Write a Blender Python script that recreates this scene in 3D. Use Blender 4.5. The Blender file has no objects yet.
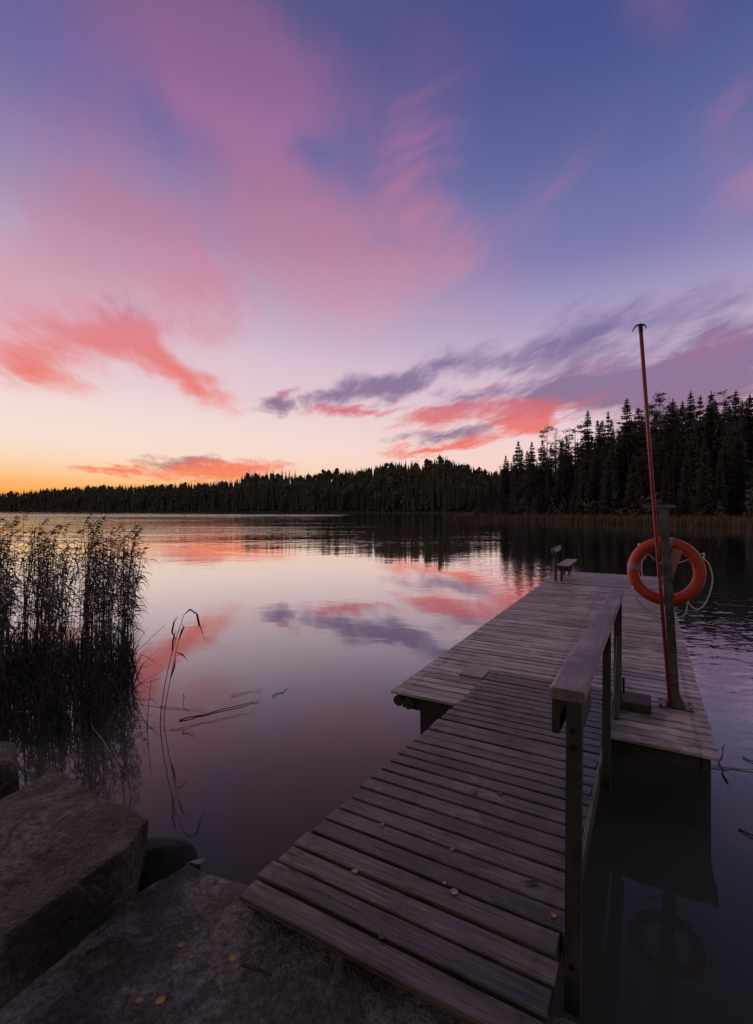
import bpy, bmesh, math, random
from mathutils import Vector, Matrix, noise as mnoise
S = bpy.context.scene
COL = S.collection
R = math.radians

# ------------------------------------------------------------------ helpers
class MB:
    """collects vertices and faces and links them as one mesh object"""
    def __init__(s): s.v = []; s.f = []
    def add(s, vs, fs):
        b = len(s.v); s.v += [tuple(v) for v in vs]; s.f += [tuple(b+i for i in f) for f in fs]
    def box(s, cx, cy, cz, sx, sy, sz, ch=0., M=None):
        """box with chamfered edges along its long axis (x, or y when sy > sx)"""
        sw = sy > sx
        if sw: sx, sy = sy, sx
        a, b = sy/2, sz/2
        pr = [(-a+ch, -b), (a-ch, -b), (a, -b+ch), (a, b-ch), (a-ch, b), (-a+ch, b), (-a, b-ch), (-a, -b+ch)] if ch else [(-a, -b), (a, -b), (a, b), (-a, b)]
        n = len(pr); vs = []
        for x in (-sx/2, sx/2):
            for (y, z) in pr:
                p = Vector((y, x, z)) if sw else Vector((x, y, z))
                if M: p = M @ p
                vs.append((p.x+cx, p.y+cy, p.z+cz))
        fs = [(i, (i+1) % n, n+(i+1) % n, n+i) for i in range(n)]+[tuple(range(n))[::-1], tuple(range(n, 2*n))]
        if sw: fs = [f[::-1] for f in fs]
        s.add(vs, fs)
    def tube(s, pts, rad, n=8, closed=False, cap=True):
        pts = [Vector(p) for p in pts]; m = len(pts)
        rr = rad if isinstance(rad, (list, tuple)) else [rad]*m
        vs = []; up = None
        for i, p in enumerate(pts):
            if closed: d = pts[(i+1) % m]-pts[i-1]
            else: d = pts[min(i+1, m-1)]-pts[max(i-1, 0)]
            d.normalize()
            if up is None:
                up = d.orthogonal().normalized()
            up = (up-d*up.dot(d)).normalized(); sd = d.cross(up)
            for k in range(n):
                a = 2*math.pi*k/n; vs.append(p+(up*math.cos(a)+sd*math.sin(a))*rr[i])
        fs = []
        for i in range(m if closed else m-1):
            j = (i+1) % m
            for k in range(n): fs.append((i*n+k, i*n+(k+1) % n, j*n+(k+1) % n, j*n+k))
        if not closed and cap: fs += [tuple(range(n))[::-1], tuple(range((m-1)*n, m*n))]
        s.add(vs, fs)
    def prism(s, pr, x0, x1):
        """profile (y, z) extruded along x"""
        n = len(pr); vs = [(x, y, z) for x in (x0, x1) for (y, z) in pr]
        s.add(vs, [(i, (i+1) % n, n+(i+1) % n, n+i) for i in range(n)]+[tuple(range(n))[::-1], tuple(range(n, 2*n))])
    def build(s, name, mat, parent=None, smooth=False, fix=True):
        me = bpy.data.meshes.new(name); me.from_pydata(s.v, [], s.f); me.update()
        if fix:
            bm = bmesh.new(); bm.from_mesh(me); bmesh.ops.recalc_face_normals(bm, faces=bm.faces); bm.to_mesh(me); bm.free()
        if smooth:
            for p in me.polygons: p.use_smooth = True
        me.materials.append(mat)
        o = bpy.data.objects.new(name, me); COL.objects.link(o)
        if parent: o.parent = parent
        return o

def tag(o, label=None, cat=None, group=None, kind=None):
    if label: o['label'] = label
    if cat: o['category'] = cat
    if group: o['group'] = group
    if kind: o['kind'] = kind
    return o
def empty(name, loc=(0, 0, 0), rot=(0, 0, 0)):
    o = bpy.data.objects.new(name, None); COL.objects.link(o); o.location = loc; o.rotation_euler = rot; o.empty_display_size = .2
    return o

# ------------------------------------------------------------------ materials
class Mat:
    def __init__(s, name, rough=.7, spec=.5):
        s.m = bpy.data.materials.new(name); s.m.use_nodes = True; s.nt = s.m.node_tree; s.N = s.nt.nodes; s.K = s.nt.links
        s.b = s.N['Principled BSDF']; s.b.inputs['Roughness'].default_value = rough; s.b.inputs['Specular IOR Level'].default_value = spec
        s.tc = s.N.new('ShaderNodeTexCoord')
    def put(s, sock, v):
        if hasattr(v, 'links'): s.K.new(v, sock)
        else: sock.default_value = v
    def col(s, c): s.put(s.b.inputs['Base Color'], c if hasattr(c, 'links') else (*c, 1)); return s
    def coord(s, scale=(1, 1, 1), loc=(0, 0, 0), kind='Object', rot=(0, 0, 0)):
        m = s.N.new('ShaderNodeMapping'); s.K.new(s.tc.outputs[kind], m.inputs[0])
        m.inputs['Scale'].default_value = scale; m.inputs['Location'].default_value = loc; m.inputs['Rotation'].default_value = rot
        return m.outputs[0]
    def noise(s, v, scale, det=4., rough=.55, dist=0., out=0):
        n = s.N.new('ShaderNodeTexNoise'); s.K.new(v, n.inputs['Vector'])
        for k, x in (('Scale', scale), ('Detail', det), ('Roughness', rough), ('Distortion', dist)): n.inputs[k].default_value = x
        return n.outputs[out]
    def voro(s, v, scale, feat='F1', out='Distance'):
        n = s.N.new('ShaderNodeTexVoronoi'); n.feature = feat; s.K.new(v, n.inputs['Vector']); n.inputs['Scale'].default_value = scale
        return n.outputs[out]
    def white(s, v, dim='1D'):
        n = s.N.new('ShaderNodeTexWhiteNoise'); n.noise_dimensions = dim; s.put(n.inputs['W' if dim == '1D' else 'Vector'], v); return n.outputs[0]
    def math(s, op, a, b=0., c=0.):
        n = s.N.new('ShaderNodeMath'); n.operation = op
        for i, x in enumerate((a, b, c)): s.put(n.inputs[i], x)
        return n.outputs[0]
    def sep(s, v):
        n = s.N.new('ShaderNodeSeparateXYZ'); s.K.new(v, n.inputs[0]); return n.outputs
    def rng(s, v, a, b, c=0., d=1., smooth=True):
        n = s.N.new('ShaderNodeMapRange'); n.interpolation_type = 'SMOOTHSTEP' if smooth else 'LINEAR'
        for i, x in enumerate((v, a, b, c, d)): s.put(n.inputs[i], x)
        return n.outputs[0]
    def mix(s, f, a, b, mode='MIX'):
        n = s.N.new('ShaderNodeMix'); n.data_type = 'RGBA'; n.blend_type = mode; s.put(n.inputs[0], f)
        for i, x in ((6, a), (7, b)): s.put(n.inputs[i], x if hasattr(x, 'links') else (*x, 1))
        return n.outputs[2]
    def ramp(s, v, keys):
        n = s.N.new('ShaderNodeValToRGB'); cr = n.color_ramp
        while len(cr.elements) < len(keys): cr.elements.new(.5)
        for e, (p, c) in zip(cr.elements, keys): e.position = p
        for e, (p, c) in zip(cr.elements, keys): e.color = (*c, 1)
        s.K.new(v, n.inputs[0]); return n.outputs[0]
    def rough(s, v): s.put(s.b.inputs['Roughness'], v); return s
    def bump(s, h, strength=.5, dist=.01, normal=None):
        n = s.N.new('ShaderNodeBump'); n.inputs['Strength'].default_value = strength; n.inputs['Distance'].default_value = dist
        s.put(n.inputs['Height'], h)
        if normal is not None: s.K.new(normal, n.inputs['Normal'])
        s.K.new(n.outputs[0], s.b.inputs['Normal']); return n.outputs[0]

def wood(name, along, pitch, c1, c2, c3, off=0., rlo=.30, rhi=.55, fix=()):
    """weathered boards; grain runs along local x or y, tone changes from board to board"""
    m = Mat(name)
    xyz = m.sep(m.coord())
    acr = xyz[1] if along == 'x' else xyz[0]
    idx = m.math('FLOOR', m.math('DIVIDE', m.math('ADD', acr, off), pitch))
    rnd = m.white(idx)
    v = m.N.new('ShaderNodeVectorMath'); v.operation = 'ADD'; m.K.new(m.tc.outputs['Object'], v.inputs[0])
    cb = m.N.new('ShaderNodeCombineXYZ'); sh = m.math('MULTIPLY', rnd, 37.); m.K.new(sh, cb.inputs[0]); m.K.new(sh, cb.inputs[2])
    m.K.new(cb.outputs[0], v.inputs[1])
    mp = m.N.new('ShaderNodeMapping'); m.K.new(v.outputs[0], mp.inputs[0]); mp.inputs['Scale'].default_value = (1.6, 26, 26) if along == 'x' else (26, 1.6, 26)
    mp2 = m.N.new('ShaderNodeMapping'); m.K.new(v.outputs[0], mp2.inputs[0]); mp2.inputs['Scale'].default_value = (2.2, 5, 5) if along == 'x' else (5, 2.2, 5)
    gr = m.noise(mp.outputs[0], 2.2, 6., .62, .6)
    bl = m.noise(mp2.outputs[0], 1.1, 4., .6, .4)
    big = m.noise(m.coord((1, 1, 1)), 1.3, 4., .6, .5)
    c = m.ramp(gr, [(.28, c1), (.5, c2), (.72, c3)])
    tone = m.rng(rnd, 0, 1, .55, 1.3, False)
    tn = m.N.new('ShaderNodeCombineXYZ')
    for i in range(3): m.K.new(tone, tn.inputs[i])
    c = m.mix(1., c, tn.outputs[0], 'MULTIPLY')
    c = m.mix(m.rng(bl, .5, .75, 0., .45), c, tuple(x*.35 for x in c1))       # dark stains
    c = m.mix(m.rng(m.noise(m.coord((1, 1, 1), (4, 7, 2)), .75, 4., .6, .8), .46, .66, 0., .62), c, tuple(x*.45 for x in c1))      # old damp stains
    tin = m.white(m.math('ADD', idx, 31.7)); c = m.mix(m.rng(tin, .35, 1., 0., .35), c, m.mix(1., c, (1.15, .86, .70), 'MULTIPLY'))
    worn = m.rng(m.math('ADD', m.math('MULTIPLY', bl, .5), m.math('MULTIPLY', big, .5)), .5, .62)
    c = m.mix(m.math('MULTIPLY', worn, .7), c, tuple(x*1.25 for x in c3))                            # bleached patches
    # knots
    kv = m.N.new('ShaderNodeMapping'); m.K.new(v.outputs[0], kv.inputs[0]); kv.inputs['Scale'].default_value = (2.1, 9, 9) if along == 'x' else (9, 2.1, 9)
    kn = m.voro(kv.outputs[0], 1.); c = m.mix(m.rng(kn, .05, .16, .75, 0.), c, tuple(x*.3 for x in c1))
    # short splits along the grain
    sv = m.N.new('ShaderNodeMapping'); m.K.new(v.outputs[0], sv.inputs[0]); sv.inputs['Scale'].default_value = (3.2, 85, 85) if along == 'x' else (85, 3.2, 85)
    spl = m.rng(m.noise(sv.outputs[0], 1., 2., .5, .2), .63, .70); c = m.mix(m.math('MULTIPLY', spl, .8), c, tuple(x*.25 for x in c1))
    for fx in fix:                                                             # two screw heads per board over each beam
        dx = m.math('SUBTRACT', xyz[0], fx); fr = m.math('FRACT', m.math('DIVIDE', m.math('ADD', xyz[1], off), pitch))
        dy = m.math('MULTIPLY', m.math('SUBTRACT', m.math('ABSOLUTE', m.math('SUBTRACT', fr, .5)), .26), pitch)
        d2 = m.math('ADD', m.math('MULTIPLY', dx, dx), m.math('MULTIPLY', dy, dy))
        c = m.mix(m.rng(d2, .00002, .00005, .85, 0.), c, (.012, .010, .010))
        c = m.mix(m.math('MULTIPLY', m.rng(m.math('ABSOLUTE', dx), .012, .05, .35, 0.), m.rng(d2, .0001, .0012, 1., 0.)), c, (.03, .02, .016))
    m.col(c)
    m.rough(m.rng(m.math('ADD', m.math('MULTIPLY', big, .7), m.math('MULTIPLY', gr, .3)), .38, .62, rlo, rhi))
    m.bump(m.math('SUBTRACT', m.math('ADD', m.math('MULTIPLY', gr, .8), m.math('MULTIPLY', bl, .5)), m.math('MULTIPLY', spl, .8)), .9, .005)
    return m.m
def plain(name, c1, c2, scale=6., rough=.6, bump=.3, dist=.004, metal=0., spec=.5):
    m = Mat(name, rough, spec); v = m.coord()
    n = m.noise(v, scale, 5., .6, .3); m.col(m.mix(m.rng(n, .35, .68), c1, c2)); m.b.inputs['Metallic'].default_value = metal
    m.rough(m.rng(n, .3, .7, max(.05, rough-.12), min(1, rough+.12)))
    if bump: m.bump(m.noise(v, scale*6, 4., .6), bump, dist)
    return m.m

M = {}
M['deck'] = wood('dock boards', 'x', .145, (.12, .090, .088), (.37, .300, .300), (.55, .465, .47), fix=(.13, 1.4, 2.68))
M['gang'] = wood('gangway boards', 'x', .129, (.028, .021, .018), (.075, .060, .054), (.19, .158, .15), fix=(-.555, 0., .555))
M['end'] = wood('end boards', 'x', .14, (.16, .125, .13), (.30, .24, .245), (.40, .33, .34))
M['rail'] = wood('rail boards', 'y', .6, (.13, .10, .10), (.25, .195, .205), (.36, .29, .305), rlo=.3, rhi=.5)
M['beam'] = wood('tarred beams', 'y', 1.1, (.018, .014, .013), (.035, .028, .026), (.06, .05, .046), rlo=.6, rhi=.85)
M['post'] = plain('dark post wood', (.016, .014, .014), (.04, .035, .034), 9., .7)
M['float'] = plain('dark float', (.03, .029, .03), (.05, .048, .05), 3., .7)
M['log'] = plain('wet log', (.03, .022, .017), (.06, .046, .036), 9., .7, .6, .01)
M['steel'] = plain('dull galvanised steel', (.10, .088, .10), (.18, .16, .185), 14., .42, .15, .002, .55)
M['steel_dark'] = plain('stained steel', (.06, .058, .064), (.13, .125, .135), 18., .55, .2, .002, .6)
M['red'] = plain('red painted pole', (.22, .018, .024), (.32, .034, .036), 10., .4, .1, .002)
M['hook'] = plain('dark iron', (.025, .022, .024), (.05, .045, .05), 20., .5, .2, .002, .8)
M['orange'] = plain('orange buoy shell', (.44, .034, .014), (.54, .052, .019), 5., .42, .15, .002)
M['band'] = plain('faded reflective band', (.24, .17, .21), (.33, .25, .30), 30., .5)
M['rope'] = plain('off white rope', (.60, .55, .54), (.74, .69, .68), 120., .85, .6, .002)
M['bracket'] = plain('salmon painted bracket', (.42, .17, .13), (.52, .23, .18), 12., .6)
M['bench'] = wood('bench slats', 'y', .11, (.14, .11, .115), (.25, .21, .22), (.34, .29, .30))
M['leaf_pale'] = plain('pale dry leaf', (.32, .23, .19), (.42, .33, .28), 40., .6)
M['leaf_tan'] = plain('tan fallen leaf', (.26, .15, .065), (.34, .22, .10), 40., .6)
M['leaf_yellow'] = plain('yellow birch leaf', (.40, .21, .045), (.48, .28, .06), 40., .5)
M['leaf_dark'] = plain('brown wet leaf', (.06, .045, .04), (.10, .075, .065), 40., .5)
M['twig'] = plain('dark twig', (.022, .016, .014), (.045, .034, .03), 40., .7)
M['straw'] = plain('pale dead reed stem', (.22, .17, .14), (.36, .29, .25), 30., .6)
M['reed'] = plain('dark reed stems', (.028, .022, .018), (.05, .04, .032), 4., .6)
M['reedbrown'] = plain('russet shore reeds', (.075, .050, .028), (.125, .085, .05), .3, .8, 0)
M['bark'] = plain('bark', (.03, .024, .02), (.055, .045, .038), 3., .85, .6, .03)
M['needles'] = plain('spruce needles', (.085, .082, .072), (.105, .10, .088), .7, .75, 0, spec=.25)
M['needles_pine'] = plain('pine needles', (.085, .082, .072), (.105, .10, .088), .7, .75, 0, spec=.25)
M['leaves_birch'] = plain('thin autumn leaves', (.03, .026, .016), (.055, .044, .024), .7, .75, 0, spec=.25)
M['far'] = plain('far forest', (.06, .058, .046), (.12, .10, .065), .035, .85, 0, spec=.1)
M['white_wall'] = plain('pale boathouse boards', (.10, .085, .08), (.14, .12, .11), 2., .8)

def granite(name, c1, c2, c3, sc=1., crack=.5):
    m = Mat(name, .8, .35); v = m.coord(kind='Object')
    big = m.noise(v, 2.2*sc, 5., .6, .6); sm = m.noise(v, 34*sc, 5., .75); sp = m.voro(v, 75*sc)
    c = m.ramp(m.math('ADD', m.math('MULTIPLY', big, .40), m.math('MULTIPLY', sm, .60)), [(.40, c1), (.5, c2), (.61, c3)])
    c = m.mix(m.rng(m.white(m.voro(v, 95*sc, 'F1', 'Color'), '3D'), .80, 1., 0., .16), c, tuple(min(1, x*1.5) for x in c3))
    c = m.mix(m.rng(m.noise(v, 1.1*sc, 4., .6, 1.4), .50, .64, 0., .7), c, tuple(x*.6 for x in c1))           # dark lichen crust
    c = m.mix(m.rng(m.noise(m.coord((1, 1, 1), (5, 2, 1)), 3.1*sc, 5., .65, 1.), .58, .68, 0., .4), c, c3)     # pale worn skin
    cr = m.N.new('ShaderNodeVectorMath'); cr.operation = 'ADD'; m.K.new(v, cr.inputs[0]); dn = m.N.new('ShaderNodeVectorMath'); dn.operation = 'SCALE'; dn.inputs['Scale'].default_value = .35
    m.K.new(m.noise(v, 2.4*sc, 4., .6, 0., 1), dn.inputs[0]); m.K.new(dn.outputs[0], cr.inputs[1])
    crk = m.rng(m.voro(cr.outputs[0], .8*sc, 'DISTANCE_TO_EDGE'), .002, .012)
    crk = m.math('SUBTRACT', 1., m.math('MULTIPLY', m.math('SUBTRACT', 1., crk), m.rng(m.noise(m.coord((1, 1, 1), (1, 1, 6)), 1.5, 3.), .42, .58, 0., crack)))
    c = m.mix(m.math('SUBTRACT', 1., crk), c, tuple(x*.2 for x in c1))
    m.col(c); m.rough(m.rng(big, .35, .65, .62, .9))
    crk = m.voro(m.coord((1, 1, 1), (3, 1, 0)), 1.3*sc, 'DISTANCE_TO_EDGE')
    wv = m.noise(v, 5*sc, 4., .6, 1.2)
    hz = m.math('ADD', m.math('MULTIPLY', sm, .7), m.math('ADD', m.math('MULTIPLY', sp, .35), m.math('MULTIPLY', m.math('ADD', big, wv), .9)))
    hz = m.math('ADD', hz, m.math('MULTIPLY', crk, .8))
    m.bump(hz, 1., .02)
    return m.m
M['granite'] = granite('rough granite slab', (.05, .044, .041), (.16, .142, .138), (.34, .305, .295), 1., .25)
M['granite_b'] = granite('mossy granite block', (.022, .018, .015), (.075, .062, .054), (.19, .16, .142), .8)
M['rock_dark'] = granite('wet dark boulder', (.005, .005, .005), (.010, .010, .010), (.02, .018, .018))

def earth_mat():
    m = Mat('lake shore earth', .9, .2); v = m.coord(); n = m.noise(v, 1.5, 6., .65, .4)
    m.col(m.ramp(n, [(.3, (.012, .011, .008)), (.6, (.03, .026, .018)), (.8, (.05, .042, .028))])); m.bump(n, .8, .05); return m.m
M['earth'] = earth_mat()
def hill_mat():
    m = Mat('wooded hill ground', .9, .1); v = m.coord(); n = m.noise(v, .05, 5., .6, .4)
    m.col(m.ramp(n, [(.3, (.012, .015, .010)), (.7, (.04, .033, .02))])); return m.m
M['hill'] = hill_mat()

def water_mat():
    m = Mat('lake water'); N, K = m.N, m.K
    v = m.coord(); xyz = m.sep(v)
    # swell that runs over the lake, calm near the shore, and wind patches farther out
    w1 = m.noise(m.coord((.55, 1., 1.), rot=(0, 0, .25)), .62, 3., .5, .4)
    w2 = m.noise(m.coord((.7, 1., 1.), (3, 5, 0)), 2.3, 2., .5, .3)
    w3 = m.noise(m.coord((1., 1., 1.), (8, 1, 0)), .16, 2., .5, .3)
    patch = m.rng(m.noise(m.coord((.016, .06, 1.), (2, 9, 0)), 1., 3., .6, .3), .42, .62)
    far = m.math('MULTIPLY', m.rng(xyz[1], 3., 60., .14, 1.0), m.rng(xyz[0], -30., 0., 3.2, 1.))
    # a wind streak across the lake
    b1 = m.math('MULTIPLY', m.rng(xyz[1], 178., 196.), m.rng(xyz[1], 250., 290., 1., 0.))
    b1 = m.math('MULTIPLY', b1, m.math('MULTIPLY', m.rng(xyz[0], -215., -190.), m.rng(xyz[0], -22., -8., 1., 0.)))
    h = m.math('ADD', m.math('MULTIPLY', w1, .030), m.math('MULTIPLY', w2, .011))
    h = m.math('MULTIPLY', h, m.math('MULTIPLY', far, m.rng(patch, 0, 1, .45, 1.15, False)))
    cat = m.math('MULTIPLY', m.rng(xyz[0], 2.8, 5.), m.rng(xyz[1], 14., 30., 1., 0.))            # cat's paws in the lee of the dock
    w4 = m.noise(m.coord((.6, 1., 1.), (1, 2, 0)), 7., 2., .5, .3)
    h = m.math('ADD', h, m.math('MULTIPLY', m.math('ADD', m.math('MULTIPLY', w2, .013), m.math('MULTIPLY', w4, .0035)), cat))
    h = m.math('ADD', h, m.math('MULTIPLY', w3, .014))
    h = m.math('ADD', h, m.math('MULTIPLY', m.math('MULTIPLY', b1, w1), .25))
    bp = N.new('ShaderNodeBump'); bp.inputs['Strength'].default_value = 1.; bp.inputs['Distance'].default_value = 1.; K.new(h, bp.inputs['Height'])
    gl = N.new('ShaderNodeBsdfGlossy'); gl.inputs['Roughness'].default_value = .035; gl.inputs['Color'].default_value = (1, 1, 1, 1); K.new(bp.outputs[0], gl.inputs['Normal'])
    df = N.new('ShaderNodeBsdfDiffuse'); df.inputs['Color'].default_value = (.060, .064, .062, 1)
    lw = N.new('ShaderNodeLayerWeight'); lw.inputs['Blend'].default_value = .5; K.new(bp.outputs[0], lw.inputs['Normal'])
    sn = m.math('POWER', m.math('SUBTRACT', 1., lw.outputs['Facing']), 1.9)      # reflectance falls off steeply with the angle
    f = m.math('MULTIPLY_ADD', m.math('EXPONENT', m.math('MULTIPLY', sn, -10.1)), .98, .0015)
    mx = N.new('ShaderNodeMixShader'); K.new(f, mx.inputs[0]); K.new(df.outputs[0], mx.inputs[1]); K.new(gl.outputs[0], mx.inputs[2])
    K.new(mx.outputs[0], N['Material Output'].inputs['Surface'])
    return m.m
M['water'] = water_mat()

# ------------------------------------------------------------------ setting: water, land
def lake():
    b = MB(); xs = [-2600, -600, -120, -30, -6, 6, 30, 120, 600, 2600]; ys = [-30, -6, 2, 8, 30, 120, 600, 2600]
    vs = [(x, y, 0) for y in ys for x in xs]; n = len(xs)
    b.add(vs, [(j*n+i, j*n+i+1, (j+1)*n+i+1, (j+1)*n+i) for j in range(len(ys)-1) for i in range(n-1)])
    tag(b.build('water', M['water'], fix=False), kind='structure')
lake()
def shore():
    """the bank the photographer stands on, running down under the water"""
    b = MB(); xs = [-60+120*i/80 for i in range(81)]; ys = [-80, -50, -30, -18, -10]+[-7+.35*i for i in range(34)]
    vs = []
    for y in ys:
        for x in xs:
            e = 1.35+.5*math.sin(x*.7)+.35*math.sin(x*1.9+1)-(.9 if x > .6 else 0)*min(1, max(0, x-.6))
            z = .42-.30*max(0., y-e+1.3) if y > e-1.3 else .42+.02*(e-1.3-y)
            z += .10*mnoise.noise((x*.7, y*.7, 0))+.05*mnoise.noise((x*2.2, y*2.2, 4))
            vs.append((x, y, max(z, -1.6)))
    n = len(xs)
    b.add(vs, [(j*n+i, j*n+i+1, (j+1)*n+i+1, (j+1)*n+i) for j in range(len(ys)-1) for i in range(n-1)])
    tag(b.build('ground', M['earth'], smooth=True, fix=False), kind='structure')
shore()

F_, CX_, CY_, H_ = 480., 376.5, 510., 2.45     # authoring numbers: focal length in px and camera height, used to read distances off the photo
def interp(x, tab):
    if x <= tab[0][0]: return tab[0][1]
    for (a, b), (c, d) in zip(tab, tab[1:]):
        if x <= c: return b+(d-b)*(x-a)/(c-a)
    return tab[-1][1]
FAR_S = [(-900, 900), (-200, 900), (0, 760), (150, 540), (300, 430), (440, 370), (560, 370), (760, 420)]
FAR_T = [(-900, 16), (-200, 16), (0, 18), (50, 22), (100, 25), (180, 27), (230, 30), (250, 36), (300, 36), (330, 38), (370, 44), (400, 49), (440, 52), (465, 48), (490, 40), (560, 40), (760, 40)]
def far_ground(t, col):
    """height of the far hills; t = share of the way from the water to the crest"""
    D = interp(col, FAR_S); Dc = D+130
    top = H_+interp(col, FAR_T)*Dc/F_-15.
    return (max(.6, top)*min(1., t)**.75 if t > 0 else -1.)
def far_hills():
    b = MB(); cols = list(range(-900, 761, 20)); ts = [-.05, 0, .15, .35, .6, .85, 1., 1.5, 3., 6.]
    vs = []
    for t in ts:
        for c in cols:
            D = interp(c, FAR_S)+130*t
            z = far_ground(min(t, 1), c) if t >= 0 else -1.
            if t > 1: z *= .93
            vs.append(((c-CX_)/F_*D, D, z))
    n = len(cols)
    b.add(vs, [(j*n+i, j*n+i+1, (j+1)*n+i+1, (j+1)*n+i) for j in range(len(ts)-1) for i in range(n-1)])
    tag(b.build('hills', M['hill'], smooth=True, fix=False), kind='structure')
far_hills()
BANK_S = [(440, 152), (455, 146), (480, 138), (520, 122), (560, 108), (600, 96), (650, 86), (700, 78), (760, 70), (860, 60), (1100, 46), (1600, 34), (2600, 22)]
def bank_z(D, S_):
    t = D-S_
    return -.6+.15*t if t < 8 else (.6+.035*(t-8) if t < 60 else 2.4+.06*(t-60))
def bank():
    b = MB(); cols = [436, 440, 447, 455, 465]+list(range(480, 1000, 20))+list(range(1000, 2601, 100)); ts = [-6, 0, 4, 8, 20, 40, 60, 100, 160, 220]
    vs = []
    for t in ts:
        for c in cols:
            S_ = interp(c, BANK_S); k = min(1, max(0, (c-436)/40)); D = S_+t*(.25+.75*k); kk = max(0, (c-462)/100)
            z = min(bank_z(S_+t, S_), .35+kk*12)*(k if t > 0 else 1)-(1-k)*.4
            vs.append(((c-CX_)/F_*D, D, z+.15*mnoise.noise((c*.13, t*.2, 0))))
    n = len(cols)
    b.add(vs, [(j*n+i, j*n+i+1, (j+1)*n+i+1, (j+1)*n+i) for j in range(len(ts)-1) for i in range(n-1)])
    tag(b.build('land', M['hill'], smooth=True, fix=False), kind='structure')
bank()

# ------------------------------------------------------------------ trees
def spruce_mesh(seed, Hh, Rm, gap=0., droop=.35, base=.06):
    rn = random.Random(seed); vs = []; fs = []
    nw = int(Hh*2.1)
    lean = rn.uniform(-.25, .25)
    for w in range(nw):
        t = base+(1-base)*(w+rn.uniform(-.3, .3))/nw
        if t > .985: continue
        z = t*Hh
        prof = (1-t)**.82*(1.0 if t > .25 else .8+.8*t)
        r0 = Rm*prof*rn.uniform(.72, 1.12)+.10
        if rn.random() < gap: continue
        nb = 11 if t < .8 else 8
        a0 = rn.random()*6.28
        for k in range(nb):
            if rn.random() < .06+gap*.5: continue
            a = a0+6.283*k/nb+rn.uniform(-.3, .3); L = r0*rn.uniform(.6, 1.18)
            dx, dy = math.cos(a), math.sin(a); up = rn.uniform(.0, .16) if t < .7 else rn.uniform(.2, .5)
            seg = max(2, int(L/.42)); prev = None
            for q in range(seg+1):
                s = q/seg
                p = Vector((dx*L*s+lean*t, dy*L*s, z+L*(up*s-droop*s*s)+(.18*L*s**3)))
                if prev is not None:
                    wd = .56*(1-s*.5)*(.55+.45*min(1, L/2))*rn.uniform(.7, 1.25)
                    for sd in (-1, 1):
                        tip = p+Vector((-dy*sd*wd+dx*.15, dx*sd*wd+dy*.15, -.12-rn.random()*.2))
                        i = len(vs); vs += [tuple(prev), tuple(p), tuple(tip)]; fs.append((i, i+1, i+2))
                    if rn.random() < .8:                      # hanging spray
                        i = len(vs); dn = rn.uniform(.4, 1.0)*(.5+.5*min(1, L/2)); mid = (prev+p)/2
                        vs += [tuple(prev), tuple(p), (mid.x+rn.uniform(-.12, .12), mid.y+rn.uniform(-.12, .12), mid.z-dn)]; fs.append((i, i+1, i+2))
                prev = p
    # leader shoot
    i = len(vs)
    for k in range(5):
        zz = Hh*(.93+.014*k); a = k*1.3; r = .32*(1-k/6)
        j = len(vs); vs += [(lean+math.cos(a)*r, math.sin(a)*r, zz-.1), (lean-math.cos(a)*r, -math.sin(a)*r, zz-.1), (lean, 0, zz+.55)]; fs.append((j, j+1, j+2))
    me = bpy.data.meshes.new('crown'); me.from_pydata(vs, [], fs); me.materials.append(M['needles']); return me
def pine_mesh(seed, Hh, Rm, base=.45, dens=1.):
    rn = random.Random(seed); vs = []; fs = []
    for c in range(int(26*dens)):
        t = base+(1-base)*rn.random()**.8; z = t*Hh
        rr = Rm*(1-(max(0, t-.75)/.25)**2*.75)*(.45+.55*min(1, (t-base)/.25+.3))
        a = rn.random()*6.28; d = rr*rn.uniform(.2, 1.); cx, cy = math.cos(a)*d, math.sin(a)*d; cr = rn.uniform(.5, 1.05)
        b0 = Vector((0, 0, z-d*.35)); e0 = Vector((cx, cy, z)); s = Vector((-math.sin(a), math.cos(a), 0))*.05
        i = len(vs); vs += [tuple(b0+s), tuple(b0-s), tuple(e0)]; fs.append((i, i+1, i+2))
        for q in range(int(46*dens)):
            p = Vector((rn.gauss(0, 1), rn.gauss(0, 1), rn.gauss(0, .5)))*cr*.5+e0; u = Vector((rn.gauss(0, 1), rn.gauss(0, 1), rn.gauss(0, .6))).normalized()*rn.uniform(.16, .38); v2 = u.cross(Vector((rn.gauss(0, 1), rn.gauss(0, 1), rn.gauss(0, 1)))).normalized()*.13
            i = len(vs); vs += [tuple(p-v2), tuple(p+v2), tuple(p+u)]; fs.append((i, i+1, i+2))
    me = bpy.data.meshes.new('crown'); me.from_pydata(vs, [], fs); me.materials.append(M['needles_pine']); return me
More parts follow.
